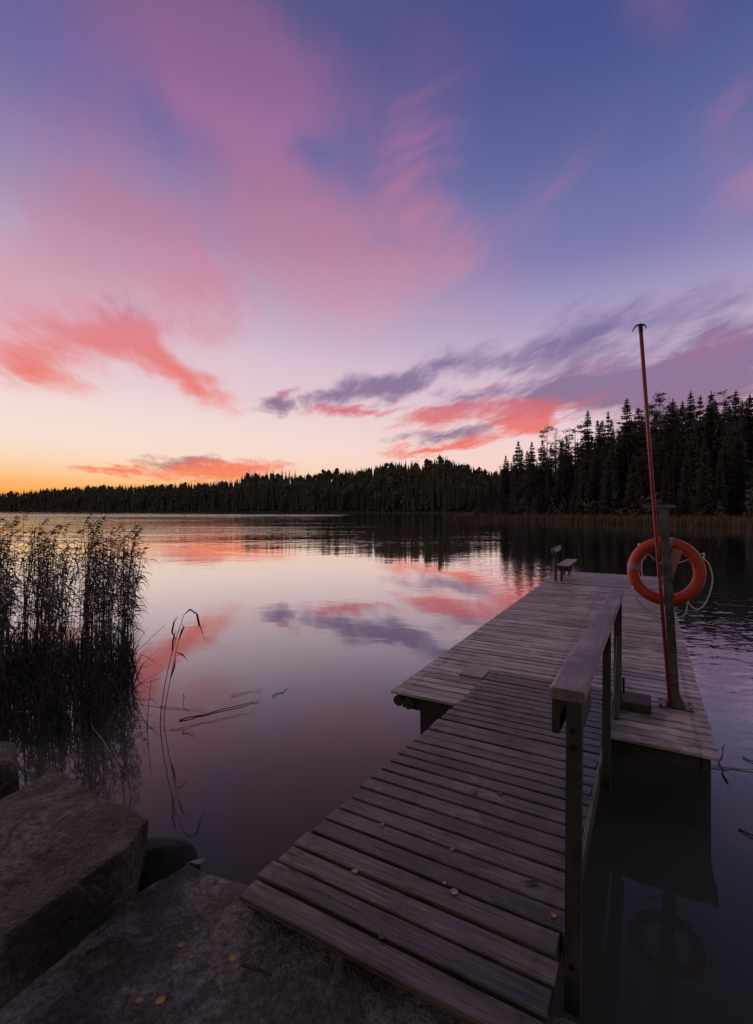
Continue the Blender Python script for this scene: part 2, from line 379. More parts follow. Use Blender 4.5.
def birch_mesh(seed, Hh, Rm):
    rn = random.Random(seed); vs = []; fs = []
    for c in range(70):
        t = .3+.7*rn.random(); z = t*Hh; a = rn.random()*6.28; L = Rm*(1-t)**.6*rn.uniform(.5, 1.1)+.3
        p0 = Vector((0, 0, z)); p1 = Vector((math.cos(a)*L*.6, math.sin(a)*L*.6, z+L*.9)); s = Vector((-math.sin(a), math.cos(a), 0))*.035
        i = len(vs); vs += [tuple(p0+s), tuple(p0-s), tuple(p1)]; fs.append((i, i+1, i+2))
        for q in range(16):
            p = p0.lerp(p1, rn.uniform(.3, 1.05))+Vector((rn.gauss(0, .3), rn.gauss(0, .3), rn.gauss(0, .3))); u = Vector((rn.gauss(0, 1), rn.gauss(0, 1), rn.gauss(0, 1))).normalized()*.16; v2 = u.orthogonal()*.5
            i = len(vs); vs += [tuple(p-v2), tuple(p+v2), tuple(p+u)]; fs.append((i, i+1, i+2))
    me = bpy.data.meshes.new('crown'); me.from_pydata(vs, [], fs); me.materials.append(M['leaves_birch']); return me
def trunk_mesh(Hh, r):
    b = MB(); b.tube([(0, 0, -.8), (.02, 0, Hh*.3), (-.04, .03, Hh*.65), (0, 0, Hh*.97)], [r*1.25, r, r*.6, .03], 7)
    me = bpy.data.meshes.new('trunk'); me.from_pydata(b.v, [], b.f); me.materials.append(M['bark']); return me
REF_H = 24.
CROWNS = {'spruce': [spruce_mesh(10+i, REF_H, rm, g, dr) for i, (rm, g, dr) in enumerate([(3.3, .0, .42), (2.9, .03, .38), (3.7, .02, .45), (2.6, .05, .35), (3.1, .08, .4), (3.9, .0, .5)])],
          'thin': [spruce_mesh(40+i, REF_H, rm, .2, .4, .15) for i, rm in enumerate((2.3, 2.0))],
          'pine': [pine_mesh(60+i, REF_H, rm, b) for i, (rm, b) in enumerate([(2.7, .42), (2.3, .5), (3.1, .38)])],
          'birch': [birch_mesh(80, REF_H, 3.2), birch_mesh(81, REF_H, 2.6)]}
TRUNK = trunk_mesh(REF_H, .24)
trng = random.Random(5)
NAMES = {'spruce': ('spruce_tree', 'spruce'), 'thin': ('spruce_tree', 'spruce'), 'pine': ('pine_tree', 'pine'), 'birch': ('birch_tree', 'birch')}
def tree(style, col, topy, D, label, group, z=None, var=None, wide=1.):
    S_ = interp(col, BANK_S); zg = bank_z(D, S_) if z is None else z
    Ht = H_+(CY_-topy)/F_*D-zg; k = Ht/REF_H
    nm, cat = NAMES[style]
    t = tag(empty(nm, ((col-CX_)/F_*D, D, zg), (0, 0, trng.random()*6.28)), label, cat, group)
    for n, me in (('trunk', TRUNK), ('crown', CROWNS[style][trng.randrange(len(CROWNS[style])) if var is None else var])):
        o = bpy.data.objects.new(n, me); COL.objects.link(o); o.parent = t; o.scale = (k*wide, k*wide, k) if n == 'crown' else (k, k, k)
    return t
SKY = [  # style, column, top row, extra distance, width, label
 ('spruce', 506, 455, 30, .9, 'small dark spruce at the low far end of the right bank forest'),
 ('spruce', 519, 440, 26, .95, 'pointed dark spruce, leftmost tall one on the right bank skyline'),
 ('spruce', 531, 441, 24, .9, 'pointed dark spruce, second tall one from the left end of the skyline'),
 ('pine', 547, 427, 24, 1., 'ragged dark pine with gaps, third tall tree from the left end of the skyline'),
 ('birch', 556, 430, 30, .8, 'thin see-through birch between a ragged pine and a spruce'),
 ('spruce', 561, 441, 22, .9, 'shorter dark spruce, just left of the open branched pine'),
 ('pine', 575, 424, 24, 1.1, 'open branched dark pine on the skyline above the wooden bench'),
 ('spruce', 588, 410, 24, .95, 'tall narrow dark spruce rising high right of the open branched pine'),
 ('spruce', 598, 419, 28, .9, 'slightly lower dark spruce, second right of the open pine'),
 ('thin', 608, 411, 24, 1., 'very thin sparse spruce left of the broad tall spruce by the red pole'),
 ('spruce', 627, 398, 22, 1.25, 'broad tall pointed spruce standing out just left of the red pole'),
 ('pine', 645, 407, 34, .9, 'loose topped pine seen right behind the red pole'),
 ('pine', 660, 394, 22, .95, 'tall open pine, first to the right of the red pole'),
 ('spruce', 673, 398, 24, 1.1, 'dense dark spruce, second to the right of the red pole'),
 ('spruce', 691, 391, 22, 1., 'tall pointed dark spruce, third to the right of the red pole'),
 ('thin', 700, 395, 26, 1.1, 'slender sparse spruce, fourth to the right of the red pole'),
 ('spruce', 711, 391, 22, 1.15, 'broad dark spruce, fifth to the right of the red pole'),
 ('pine', 724, 391, 26, 1., 'round topped pine, sixth to the right of the red pole'),
 ('spruce', 736, 390, 22, 1.1, 'dark spruce, seventh to the right of the red pole'),
 ('spruce', 750, 393, 20, 1.2, 'dark spruce at the right edge of the photo on the bank'),
]
for i, (st, c, ty, ex, wd, lb) in enumerate(SKY):
    tree(st, c, ty, interp(c, BANK_S)+ex, lb, 'trees on the skyline of the right bank', wide=wd*1.28)
SKYLINE = [(470, 478), (490, 468), (500, 458), (519, 444), (531, 446), (547, 436), (575, 430), (588, 418), (627, 405), (660, 402), (691, 397), (711, 397), (750, 398), (900, 380), (1200, 350)]
def fill(c0, c1, n, ex0, ex1, drop0, drop1, label, group):
    for i in range(n):
        c = c0+(c1-c0)*(i+trng.uniform(.1, .9))/n; st = trng.choices(('spruce', 'pine', 'birch', 'thin'), (8, 1.6, .5, .5))[0]
        tree(st, c, interp(c, SKYLINE)+trng.uniform(drop0, drop1), interp(c, BANK_S)+trng.uniform(ex0, ex1),
             {'spruce': 'dark spruce crowded among others '+label, 'thin': 'dark spruce crowded among others '+label, 'pine': 'dark pine crowded among spruces '+label, 'birch': 'thin leaved birch crowded among spruces '+label}[st], group+' ('+NAMES[st][1]+')', wide=1.3)
fill(478, 765, 100, 26, 48, 1, 24, 'behind the first row on the right bank', 'inner trees of the right bank forest')
fill(486, 765, 60, 11, 22, 22, 60, 'low in front of the right bank forest', 'front trees of the right bank forest')
fill(765, 1150, 26, 16, 40, -4, 40, 'beyond the right edge of the photo', 'trees farther along the right bank')
def undergrowth():
    """bushes and young trees that close the forest edge"""
    rn = random.Random(9); b = MB()
    for i in range(620):
        c = rn.uniform(474, 1150); S_ = interp(c, BANK_S); D = S_+rn.uniform(8, 40); zg = bank_z(D, S_); x = (c-CX_)/F_*D; h = rn.uniform(1.5, 6.)*(1 if c > 510 else .5); r = h*rn.uniform(.22, .42)
        for q in range(70):
            t = rn.random(); a = rn.random()*6.28; d = r*(1-t)**.7*math.sqrt(rn.random()); p = Vector((x+math.cos(a)*d, D+math.sin(a)*d, zg+h*t))
            u = Vector((rn.gauss(0, 1), rn.gauss(0, 1), rn.gauss(0, 1))).normalized()*rn.uniform(.3, .7); v = u.orthogonal().normalized()*.35
            b.add([p-v, p+v, p+u], [(0, 1, 2)])
    tag(b.build('undergrowth', M['needles'], fix=False), 'dark bushes closing the edge of the right bank forest', 'bushes', kind='stuff')
undergrowth()
def far_forest():
    rn = random.Random(3); b = MB()
    for i in range(9000):
        c = rn.uniform(-420, 700); t = rn.random()**.9*1.06; D = interp(c, FAR_S)+130*t+2; zg = far_ground(min(t, 1), c)-.5
        x = (c-CX_)/F_*D; h = rn.gauss(14.5, 1.5)*(.85 if t < .1 else 1.); r = h*rn.uniform(.08, .14)
        h *= 1.0+.16*max(0, mnoise.noise((c*.035, 2., 1.)))*2
        if 246 < c < 300 and t > .8 and rn.random() < .2: h *= 1.35
        if rn.random() < .10:                                   # rounded broadleaf or pine top
            for q in range(7):
                a = rn.random()*6.28; d = r*.7; cz = zg+h*rn.uniform(.5, .92); s = h*.13
                ox, oy = x+math.cos(a)*d, D+math.sin(a)*d
                vs = [(ox+s, oy, cz), (ox, oy+s, cz), (ox-s, oy, cz), (ox, oy-s, cz), (ox+rn.uniform(-.3, .3), oy, cz+s*1.2), (ox, oy, cz-s)]
                b.add(vs, [(0, 1, 4), (1, 2, 4), (2, 3, 4), (3, 0, 4), (1, 0, 5), (2, 1, 5), (3, 2, 5), (0, 3, 5)])
            b.add([(x-.25, D, zg), (x+.25, D, zg), (x, D, zg+h*.8)], [(0, 1, 2)])
        else:
            for (z0, z1, k) in ((.08, .55, 1.), (.38, .80, .72), (.64, 1.02, .42)):
                n = 6; a0 = rn.random()*6; vs = []
                for q in range(n):
                    rr = r*k*rn.uniform(.6, 1.25); a = a0+q*6.283/n; vs.append((x+math.cos(a)*rr, D+math.sin(a)*rr, zg+h*(z0+rn.uniform(-.05, .05))))
                vs.append((x+rn.uniform(-.2, .2), D, zg+h*z1)); b.add(vs, [(q, (q+1) % n, n) for q in range(n)])
    tag(b.build('far_forest', M['far'], fix=False), 'dark conifer forest covering the hills across the lake', 'forest', kind='stuff')
far_forest()
def boathouse():
    D = 545.; x = (152-CX_)/F_*D; t = tag(empty('boathouse', (x, D, 1.2), (0, 0, .3)), 'tiny pale boathouse at the foot of the wooded hills across the lake', 'boathouse')
    b = MB(); b.box(0, 0, 1.8, 8, 5, 3.6); b.build('wall', M['white_wall'], t)
    b = MB(); b.prism([(-3., 3.5), (0, 5.4), (3., 3.5), (3., 3.7), (0, 5.65), (-3., 3.7)], -4.4, 4.4); b.build('roof', M['post'], t)
    b = MB(); b.box(0, -2.53, 1.2, 2.2, .06, 2.2); b.build('door', M['post'], t)
boathouse()
def blades(b, x, y, z, h, lean, w, rn):
    a = rn.random()*6.28; u = Vector((math.cos(a), math.sin(a), 0))*w; l = Vector((lean[0], lean[1], 0))
    p = Vector((x, y, z)); m_ = p+l*.4+Vector((0, 0, h*.6)); t = p+l+Vector((0, 0, h))
    b.add([p-u, p+u, m_+u*.8, m_-u*.8, t], [(0, 1, 2, 3), (3, 2, 4)])
def shore_reeds():
    rn = random.Random(14); b = MB()
    for i in range(15000):
        c = rn.uniform(446, 1000); S_ = interp(c, BANK_S); t = rn.uniform(-9, 7)*(min(1, (c-440)/60)); D = S_+t
        h = rn.uniform(.9, 1.7)*(.7+.3*min(1, (c-440)/60)); blades(b, (c-CX_)/F_*D, D, -.1 if t < 3 else .3, h, (rn.gauss(.15, .15), rn.gauss(0, .15)), .05, rn)
    tag(b.build('shore_reeds', M['reedbrown'], fix=False), 'brown reed belt along the water under the right bank forest', 'reeds', kind='stuff')
    b = MB()
    for i in range(5000):
        c = rn.uniform(-300, 470); D = interp(c, FAR_S)-rn.uniform(0, 12); blades(b, (c-CX_)/F_*D, D, -.2, rn.uniform(1, 2.2), (rn.gauss(.1, .2), 0), .16, rn)
    tag(b.build('far_reeds', M['reedbrown'], fix=False), 'thin brown reed edge at the foot of the far hills', 'reeds', kind='stuff')
shore_reeds()

# ------------------------------------------------------------------ reeds in the left foreground
def stalk(b, base, h, lean, r, rn, leaves=9, plume=True, lbase=.25, wind=(1., -.15)):
    pts = []; n = 7
    for i in range(n):
        s = i/(n-1); pts.append((base[0]+lean[0]*s*s, base[1]+lean[1]*s*s, base[2]+h*s))
    b.tube(pts, [r*(1-.55*i/(n-1)) for i in range(n)], 4, cap=False)
    for k in range(leaves):
        s = lbase+(1-lbase)*(k+rn.random()*.8)/leaves; s = min(s, .98)
        p = Vector((base[0]+lean[0]*s*s, base[1]+lean[1]*s*s, base[2]+h*s)); L = rn.uniform(.14, .36)*(1.1-.3*abs(s-.7)); a = rn.gauss(0, 1.0)+(0 if rn.random() < .72 else math.pi)
        d = Vector((math.cos(a)*wind[0]-math.sin(a)*wind[1], math.sin(a)*.8+wind[1], 0)); d.normalize()
        w = rn.uniform(.008, .015); sdv = Vector((-d.y, d.x, .5)).normalized()*w; rise = rn.uniform(.35, 1.0); sag = rn.uniform(.5, 1.5); vs = []
        m_ = 5
        for q in range(m_):
            t = q/(m_-1); c = p+d*L*(t*.9-.1*t*t)+Vector((0, 0, L*(rise*t-sag*t*t))); wd = (1-t**1.6)*(.6+.8*t if t < .5 else 1.); vs += [c-sdv*wd, c+sdv*wd]
        b.add(vs, [(2*q, 2*q+1, 2*q+3, 2*q+2) for q in range(m_-1)])
    if plume:
        t0 = Vector(pts[-1])
        for q in range(15):
            s = rn.random(); a = rn.gauss(.0, .9); L = rn.uniform(.05, .12)
            p = t0+Vector((.10*s*s, 0, -.02+.16*s)); e = p+Vector((math.cos(a)*L, math.sin(a)*L*.7, L*rn.uniform(-.5, .5))); sd = Vector((0, .3, 1)).normalized()*.006
            b.add([p-sd, p+sd, e], [(0, 1, 2)])
def reed_bed():
    rn = random.Random(21); b = MB()
    n = 0
    while n < 760:
        y = rn.uniform(5.3, 9.4); x = rn.uniform(-9.5, -2.6)
        px = 376.5+480*x/y
        edge = 134-8*rn.random()**3 if y > 7.0 else 132-(7.0-y)*26
        if px > edge: continue
        # clumps with gaps of water between them
        dn = .48+.45*math.sin(px*.31+.6)+.35*math.sin(px*.127+2.)+.25*(px > 92)
        if rn.random() > dn*(1.2 if y > 6.2 else .7): continue
        h = rn.uniform(1.75, 2.42)*(1-.10*(y-7.5)/2) if rn.random() < .82 else rn.uniform(.8, 1.6)
        h *= .93+.12*mnoise.noise((x*1.3, y, 3))
        if y < 6: h *= .82
        stalk(b, (x, y, -.25), h+.25, (rn.gauss(.10, .09), rn.gauss(0, .1)), rn.uniform(.0042, .0068), rn, rn.randint(8, 12), rn.random() < .5, .44)
        n += 1
    # last year's broken stems low in the bed
    for i in range(300):
        y = rn.uniform(5.2, 8.6); x = rn.uniform(-8.5, -2.9)
        if 376.5+480*x/y > 112: continue
        a = rn.gauss(0, .9); L = rn.uniform(.4, 1.1); el = rn.uniform(.1, 1.2)
        b.tube([(x, y, -.1), (x+math.sin(a)*L*.5, y, -.05+L*.5*el), (x+math.sin(a)*L, y+.1, L*el*.8)], [.005, .0045, .003], 4, cap=False)
    for i in range(6500):
        y = rn.uniform(5.0, 8.6); x = rn.uniform(-9, -2.7)
        if 376.5+480*x/y > 133-max(0, 6.6-y)*22: continue
        blades(b, x, y, -.1, rn.uniform(.2, .75), (rn.gauss(.05, .18), rn.gauss(0, .15)), .007, rn)
    tag(b.build('reed_bed', M['reed'], fix=False), 'dense stand of tall dark reeds in the water at the left', 'reeds', kind='stuff')
reed_bed()

def reed_thing(pts, r, label, leaves, mat='reed', group='single reed stems by the reed bed'):
    """one stem as a thing; leaves: lists of points"""
    b = MB(); b.tube(pts, [r*(1-.5*i/(len(pts)-1)) for i in range(len(pts))], 5)
    root = tag(empty('reed', pts[0]), label, 'reed', group)
    o = b.build('stem', M[mat], root, fix=False); o.location = tuple(-c for c in pts[0])
    for lf in leaves:
        b = MB(); lf = [Vector(p) for p in lf]; vs = []
        for i, p in enumerate(lf):
            w = .0105*math.sin(math.pi*min(.97, .12+.88*i/(len(lf)-1)))
            vs += [p+Vector((0, .4, 1)).normalized()*w, p-Vector((0, .4, 1)).normalized()*w] if abs(lf[-1].x-lf[0].x) > abs(lf[-1].z-lf[0].z) else [p+Vector((1, .3, 0)).normalized()*w, p-Vector((1, .3, 0)).normalized()*w]
        b.add(vs, [(2*i, 2*i+1, 2*i+3, 2*i+2) for i in range(len(lf)-1)])
        o = b.build('leaf', M[mat], root, fix=False); o.location = tuple(-c for c in pts[0])
    return root
def px5(x, y, D): return ((x-CX_)/F_*D, D, H_-(y-CY_)/F_*D)
Dr = 5.5
P = lambda x, y, d=0: px5(x, y, Dr+d)
reed_thing([P(160, 728), P(161, 712), P(164, 690), P(169, 665), P(175, 642), P(180, 626), P(184, 615), P(190, 610), P(195, 614)], .0055, 'tall lone reed bowing over at its tip to the right, standing in open water',
           [[P(184, 615), P(190, 609), P(197, 614), P(200, 626), P(205, 640)], [P(196, 612), P(198, 620), P(199, 628)], [P(172, 652), P(173, 640), P(176, 630)], [P(176, 640), P(172, 632), P(174, 622), P(178, 616)]])
reed_thing([P(163, 729, .1), P(165, 708, .1), P(170, 680, .1), P(175, 655, .1), P(179, 638, .1), P(182, 628, .1)], .005, 'shorter lone reed with a hooked leaf, close beside the tall bowing one',
           [[P(179, 640, .1), P(182, 631, .1), P(184, 627, .1), P(181, 624, .1)], [P(176, 652, .1), P(183, 655, .1), P(188, 661, .1)], [P(170, 680, .1), P(174, 668, .1), P(176, 655, .1)]])
reed_thing([px5(147, 735, 5.4), px5(148, 712, 5.4), px5(150, 692, 5.4), px5(151, 680, 5.4)], .005, 'thin short bare reed between the reed bed and the lone tall reeds', [])
reed_thing([px5(133, 695, 6.4), px5(130, 670, 6.4), px5(132, 652, 6.4), px5(145, 656, 6.4), px5(156, 663, 6.4), px5(146, 667, 6.4), px5(131, 666, 6.4)], .005, 'reed folded into a loop sticking out from the right edge of the reed bed', [])
reed_thing([px5(118, 771, 4.6), px5(110, 752, 4.65), px5(103, 740, 4.75), px5(96, 732, 4.85), px5(91, 725, 4.9)], .006, 'pale dead stem slanting in front of the dark reed bed', [], 'straw')
reed_thing([px5(79, 768, 4.4), px5(77, 745, 4.45), px5(80, 725, 4.5), px5(86, 707, 4.55)], .004, 'dim curved stem rising behind the granite block in front of the reeds', [], 'reed')

def floating(pts, r, mat, label, group='dead stems floating on the water'):
    r *= .62; rn = random.Random(len(label)); q = []
    for (x0, y0), (x1, y1) in zip(pts, pts[1:]):
        for k in range(4): t = k/4; q.append((x0+(x1-x0)*t+rn.gauss(0, .012), y0+(y1-y0)*t+rn.gauss(0, .012), .005+.010*rn.random()))
    q.append((*pts[-1], .02))
    b = MB(); b.tube(q, [r*(1-.6*i/(len(q)-1)) for i in range(len(q))], 5)
    return tag(b.build('floating_stem', M[mat]), label, 'stem', group)
floating([(-2.30, 5.57), (-2.05, 5.74), (-1.66, 6.03), (-1.5, 6.15)], .014, 'reed', 'thickest dark reed stem lying on the water right of the lone reeds')
floating([(-1.37, 6.29), (-1.26, 6.48), (-1.2, 6.61)], .009, 'reed', 'short dark stem tip poking up farthest right of the lone reeds')
floating([(-2.7, 5.97), (-2.4, 5.9), (-2.1, 5.85)], .007, 'reed', 'straight dark stem lying level behind the lone reeds')
floating([(-3.13, 6.22), (-2.9, 6.2), (-2.77, 6.09)], .006, 'straw', 'pale bent stem lying between the reed bed and the lone reeds')
floating([(-2.14, 5.3), (-2.05, 5.25), (-1.97, 5.2)], .008, 'straw', 'short pale curl of reed nearest the viewer among the floating stems')
floating([(-2.58, 6.36), (-2.4, 6.0), (-2.22, 5.75)], .006, 'straw', 'pale thin leaf lying crosswise just right of the lone reeds')
floating([(-2.3, 5.32), (-2.0, 5.5), (-1.75, 5.66), (-1.5, 5.8)], .006, 'reed', 'thin brown stem parallel to and in front of the thickest one')
floating([(-3.0, 5.45), (-2.7, 5.42), (-2.35, 5.38)], .006, 'reed', 'thin dark stem lying level in front of the lone reeds')
floating([(-1.9, 6.3), (-1.72, 6.45), (-1.55, 6.5)], .007, 'reed', 'short dark stem lying just behind the thickest one')
floating([(3.12, 4.28), (3.3, 4.61), (3.5, 4.86), (3.62, 5.0)], .011, 'reed', 'dark bent stem floating by the right corner of the dock')
floating([(3.0, 4.58), (3.3, 4.55), (3.6, 4.5), (3.95, 4.3)], .012, 'straw', 'brown stem floating level beside the right corner of the dock')
floating([(3.62, 4.75), (3.75, 4.5), (3.95, 4.22)], .010, 'reed', 'dark stem floating farthest right by the dock corner')
floating([(2.75, 3.66), (3.0, 3.5), (3.5, 3.3), (4.0, 3.2)], .010, 'reed', 'long dark stem floating below the right end of the dock')

# ------------------------------------------------------------------ stones on the shore
def slab(name, outline, ztop, zbot, mat, label, seed, amp=.02, res=.05, rim=.05, cat='stone'):
    """granite block: outline (x, y) with a rough top and worn rim"""
    xs = [p[0] for p in outline]; ys = [p[1] for p in outline]; nx = int((max(xs)-min(xs))/res)+2; ny = int((max(ys)-min(ys))/res)+2
    m = len(outline)
    ring = []
    for i in range(m):
        a, c = Vector(outline[i]), Vector(outline[(i+1) % m]); k = max(2, int((c-a).length/res))
        for q in range(k):
            p = a.lerp(c, q/k); nrm = Vector((c.y-a.y, a.x-c.x)).normalized(); j = amp*.9*mnoise.noise((p.x*5, p.y*5, seed))+amp*.5*mnoise.noise((p.x*14, p.y*14, seed))
            ring.append(p+nrm*j)
    cen = Vector((sum(p.x for p in ring)/len(ring), sum(p.y for p in ring)/len(ring)))
    bm = bmesh.new(); n = len(ring)
    def hz(p): return amp*1.0*mnoise.noise((p.x*2.1, p.y*2.1, seed+5))+amp*.5*mnoise.noise((p.x*7, p.y*7, seed))+amp*.25*mnoise.noise((p.x*21, p.y*21, seed))
    levels = []
    K = max(6, int((max(max(xs)-min(xs), max(ys)-min(ys)))/2/res))
    top_rings = [1-(q/K) for q in range(K)]
    lv = []
    for s in (.0, .35, .75):      # side, from the bottom up
        lv.append([bm.verts.new((p.x+amp*1.2*mnoise.noise((p.x*6, p.y*6, s*9+seed)), p.y+amp*1.2*mnoise.noise((p.y*6, p.x*6, s*9+seed)), zbot+(ztop-rim-zbot)*s)) for p in ring])
    for (ins, dz) in ((.0, -rim), (rim*.3, -rim*.35), (rim*.95, -.004)):
        row = []
        for p in ring:
            d = (cen-p); q = p+d.normalized()*ins; row.append(bm.verts.new((q.x, q.y, ztop+dz+hz(q))))
        lv.append(row)
    for s in top_rings[1:]:
        row = []
        for p in ring:
            q = cen+(p-cen)*s*.97; row.append(bm.verts.new((q.x, q.y, ztop+hz(q))))
        lv.append(row)
    for r0, r1 in zip(lv, lv[1:]):
        for i in range(n): bm.faces.new((r0[i], r0[(i+1) % n], r1[(i+1) % n], r1[i]))
    c = bm.verts.new((cen.x, cen.y, ztop+hz(cen)))
    for i in range(n): bm.faces.new((lv[-1][i], lv[-1][(i+1) % n], c))
    bmesh.ops.recalc_face_normals(bm, faces=bm.faces)
    me = bpy.data.meshes.new(name); bm.to_mesh(me); bm.free()
    for p in me.polygons: p.use_smooth = True
    me.materials.append(M[mat]); o = bpy.data.objects.new(name, me); COL.objects.link(o)
    return tag(o, label, cat)
slab('granite_slab', [(-.95, 2.39), (-1.42, 1.81), (-2.6, .2), (-2.2, -1.6), (1.2, -1.6), (1.9, .3), (1.25, 1.38), (.2, 1.88), (-.6, 2.25)], .70, -.3, 'granite', 'broad rough grey granite slab in the foreground that carries the gangway end', 1, .014, .04, .018)
slab('granite_block', [(-1.89, 2.80), (-1.95, 2.48), (-2.35, 1.7), (-2.9, .6), (-2.3, .25), (-1.60, 1.12), (-1.31, 1.67), (-1.10, 2.2), (-1.12, 2.35), (-1.5, 2.57)], .95, .3, 'granite_b', 'big dark granite block with a flat top, left of and higher than the slab', 7, .020, .03, .014)
def boulder(name, c, r, seed, mat, label, sq=1., rot=0., tilt=0.):
    bm = bmesh.new(); bmesh.ops.create_icosphere(bm, subdivisions=4, radius=1.)
    cuts = []; rn = random.Random(seed)
    for i in range(9):
        cuts.append((Vector((rn.gauss(0, 1), rn.gauss(0, 1), rn.gauss(0, .8))).normalized(), rn.uniform(.62, .9)))
    for v in bm.verts:
        p = v.co.copy()
        for nrm, d in cuts:
            e = p.dot(nrm)-d
            if e > 0: p -= nrm*e*sq
        p *= 1+.10*mnoise.noise(p*1.6+Vector((seed, 0, 0)))+.035*mnoise.noise(p*6)
        v.co = Vector((p.x*r[0], p.y*r[1], p.z*r[2]))
    bmesh.ops.rotate(bm, verts=bm.verts, cent=(0, 0, 0), matrix=Matrix.Rotation(rot, 3, 'Z') @ Matrix.Rotation(tilt, 3, 'Y'))
    me = bpy.data.meshes.new(name); bm.to_mesh(me); bm.free()
    for p in me.polygons: p.use_smooth = True
    me.materials.append(M[mat]); o = bpy.data.objects.new(name, me); COL.objects.link(o); o.location = c
    return tag(o, label, 'stone')
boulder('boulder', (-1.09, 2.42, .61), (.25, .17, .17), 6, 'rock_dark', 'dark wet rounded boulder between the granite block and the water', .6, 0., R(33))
slab('granite_block', [(-2.21, 2.95), (-2.42, 3.22), (-3.0, 3.3), (-3.2, 2.6), (-2.6, 2.62)], .89, .1, 'granite_b', 'angular flat stone at the left edge of the photo, behind the big granite block', 19, .03, .04, .035)
boulder('boulder', (-2.08, 3.05, .58), (.15, .16, .17), 15, 'granite_b', 'small brown stone between the left edge stone and the reeds', .9)

def leaf(x, y, z, size, mat, label, group, rot=0., slim=.7, tilt=.15, curl=.25, M4=None):
    b = MB(); n = 7; vs = []
    for i in range(n):
        t = i/(n-1); w = slim*.5*math.sin(math.pi*min(.985, .04+t*.96))**.8
        zc = curl*(t-.5)**2
        vs += [((t-.5), w, zc+.10*curl), ((t-.5), 0, zc-.05), ((t-.5), -w, zc+.16*curl)]
    fs = []
    for i in range(n-1):
        fs += [(3*i, 3*i+1, 3*i+4, 3*i+3), (3*i+1, 3*i+2, 3*i+5, 3*i+4)]
    b.add([(p[0]*size, p[1]*size, p[2]*size) for p in vs], fs)
    b.tube([(-.5*size, 0, curl*.25*size), (-.72*size, .05*size, .06*size)], .012*size+.0006, 4)
    o = b.build('fallen_leaf', M[mat], fix=False, smooth=True); o.location = (x, y, z); o.rotation_euler = (tilt, .08, rot)
    return tag(o, label, 'leaf', group)
GS = 'fallen leaves on the granite slab'
leaf(-.78, 1.92, .712, .034, 'leaf_tan', 'tan leaf on the slab, farthest left of the upper two', GS, .4)
leaf(-.56, 1.86, .714, .036, 'leaf_yellow', 'brighter yellow leaf on the slab beside the thick dark twig', GS, 1.9)
leaf(-.84, 1.70, .714, .036, 'leaf_tan', 'tan leaf near the bottom of the slab, left one of the close pair', GS, 2.8)
leaf(-.765, 1.70, .714, .037, 'leaf_yellow', 'yellowish leaf near the bottom of the slab, right one of the close pair', GS, .8)
leaf(-.72, 1.87, .71, .014, 'leaf_pale', 'tiny pale leaf scrap between two yellow leaves on the slab', GS, .2)
leaf(-.885, 2.385, .70, .075, 'leaf_pale', 'pale curled leaf at the slab edge by the dark boulder', GS, .45, .35, .3, .5)
def twig(pts, r, label):
    b = MB(); b.tube(pts, [r]+[r*.95]*(len(pts)-2)+[r*.6], 6); return tag(b.build('twig', M['twig']), label, 'twig', 'dark twigs on the granite slab')
twig([(-1.14, 1.88, .714), (-1.08, 1.905, .722), (-1.02, 1.94, .716)], .006, 'long dark twig in the middle of the granite slab')
twig([(-1.13, 1.98, .712), (-1.12, 2.0, .718), (-1.11, 2.02, .712)], .004, 'short faint twig above the long one on the slab')
twig([(-.515, 1.835, .714), (-.46, 1.81, .722), (-.39, 1.79, .716)], .0075, 'thick dark twig on the slab near the gangway end')

# ------------------------------------------------------------------ dock
ANG = -math.atan(.559)
DOCK = (.15, 4.99)
def dock_to_world(v, u, z):
    c, s = math.cos(ANG), math.sin(ANG); return (DOCK[0]+v*c-u*s, DOCK[1]+v*s+u*c, z)
ZD = .57
def planks(b, x0, x1, y0, y1, pitch, width, z, th, rn, jit=.012, ch=.005):
    n = int(round((y1-y0)/pitch))
    for i in range(n):
        y = y0+(i+.5)*pitch; a, c = x0+rn.uniform(-jit, jit), x1+rn.uniform(-jit, jit)
        Mx = Matrix.Rotation(rn.gauss(0, .006), 3, 'X') @ Matrix.Rotation(rn.gauss(0, .0012), 3, 'Z') @ Matrix.Rotation(rn.gauss(0, .0008), 3, 'Y')
        b.box((a+c)/2, y+rn.gauss(0, .0012), z-th/2+rn.gauss(0, .0016), c-a, width+rn.gauss(0, .0015), th, ch, Mx)
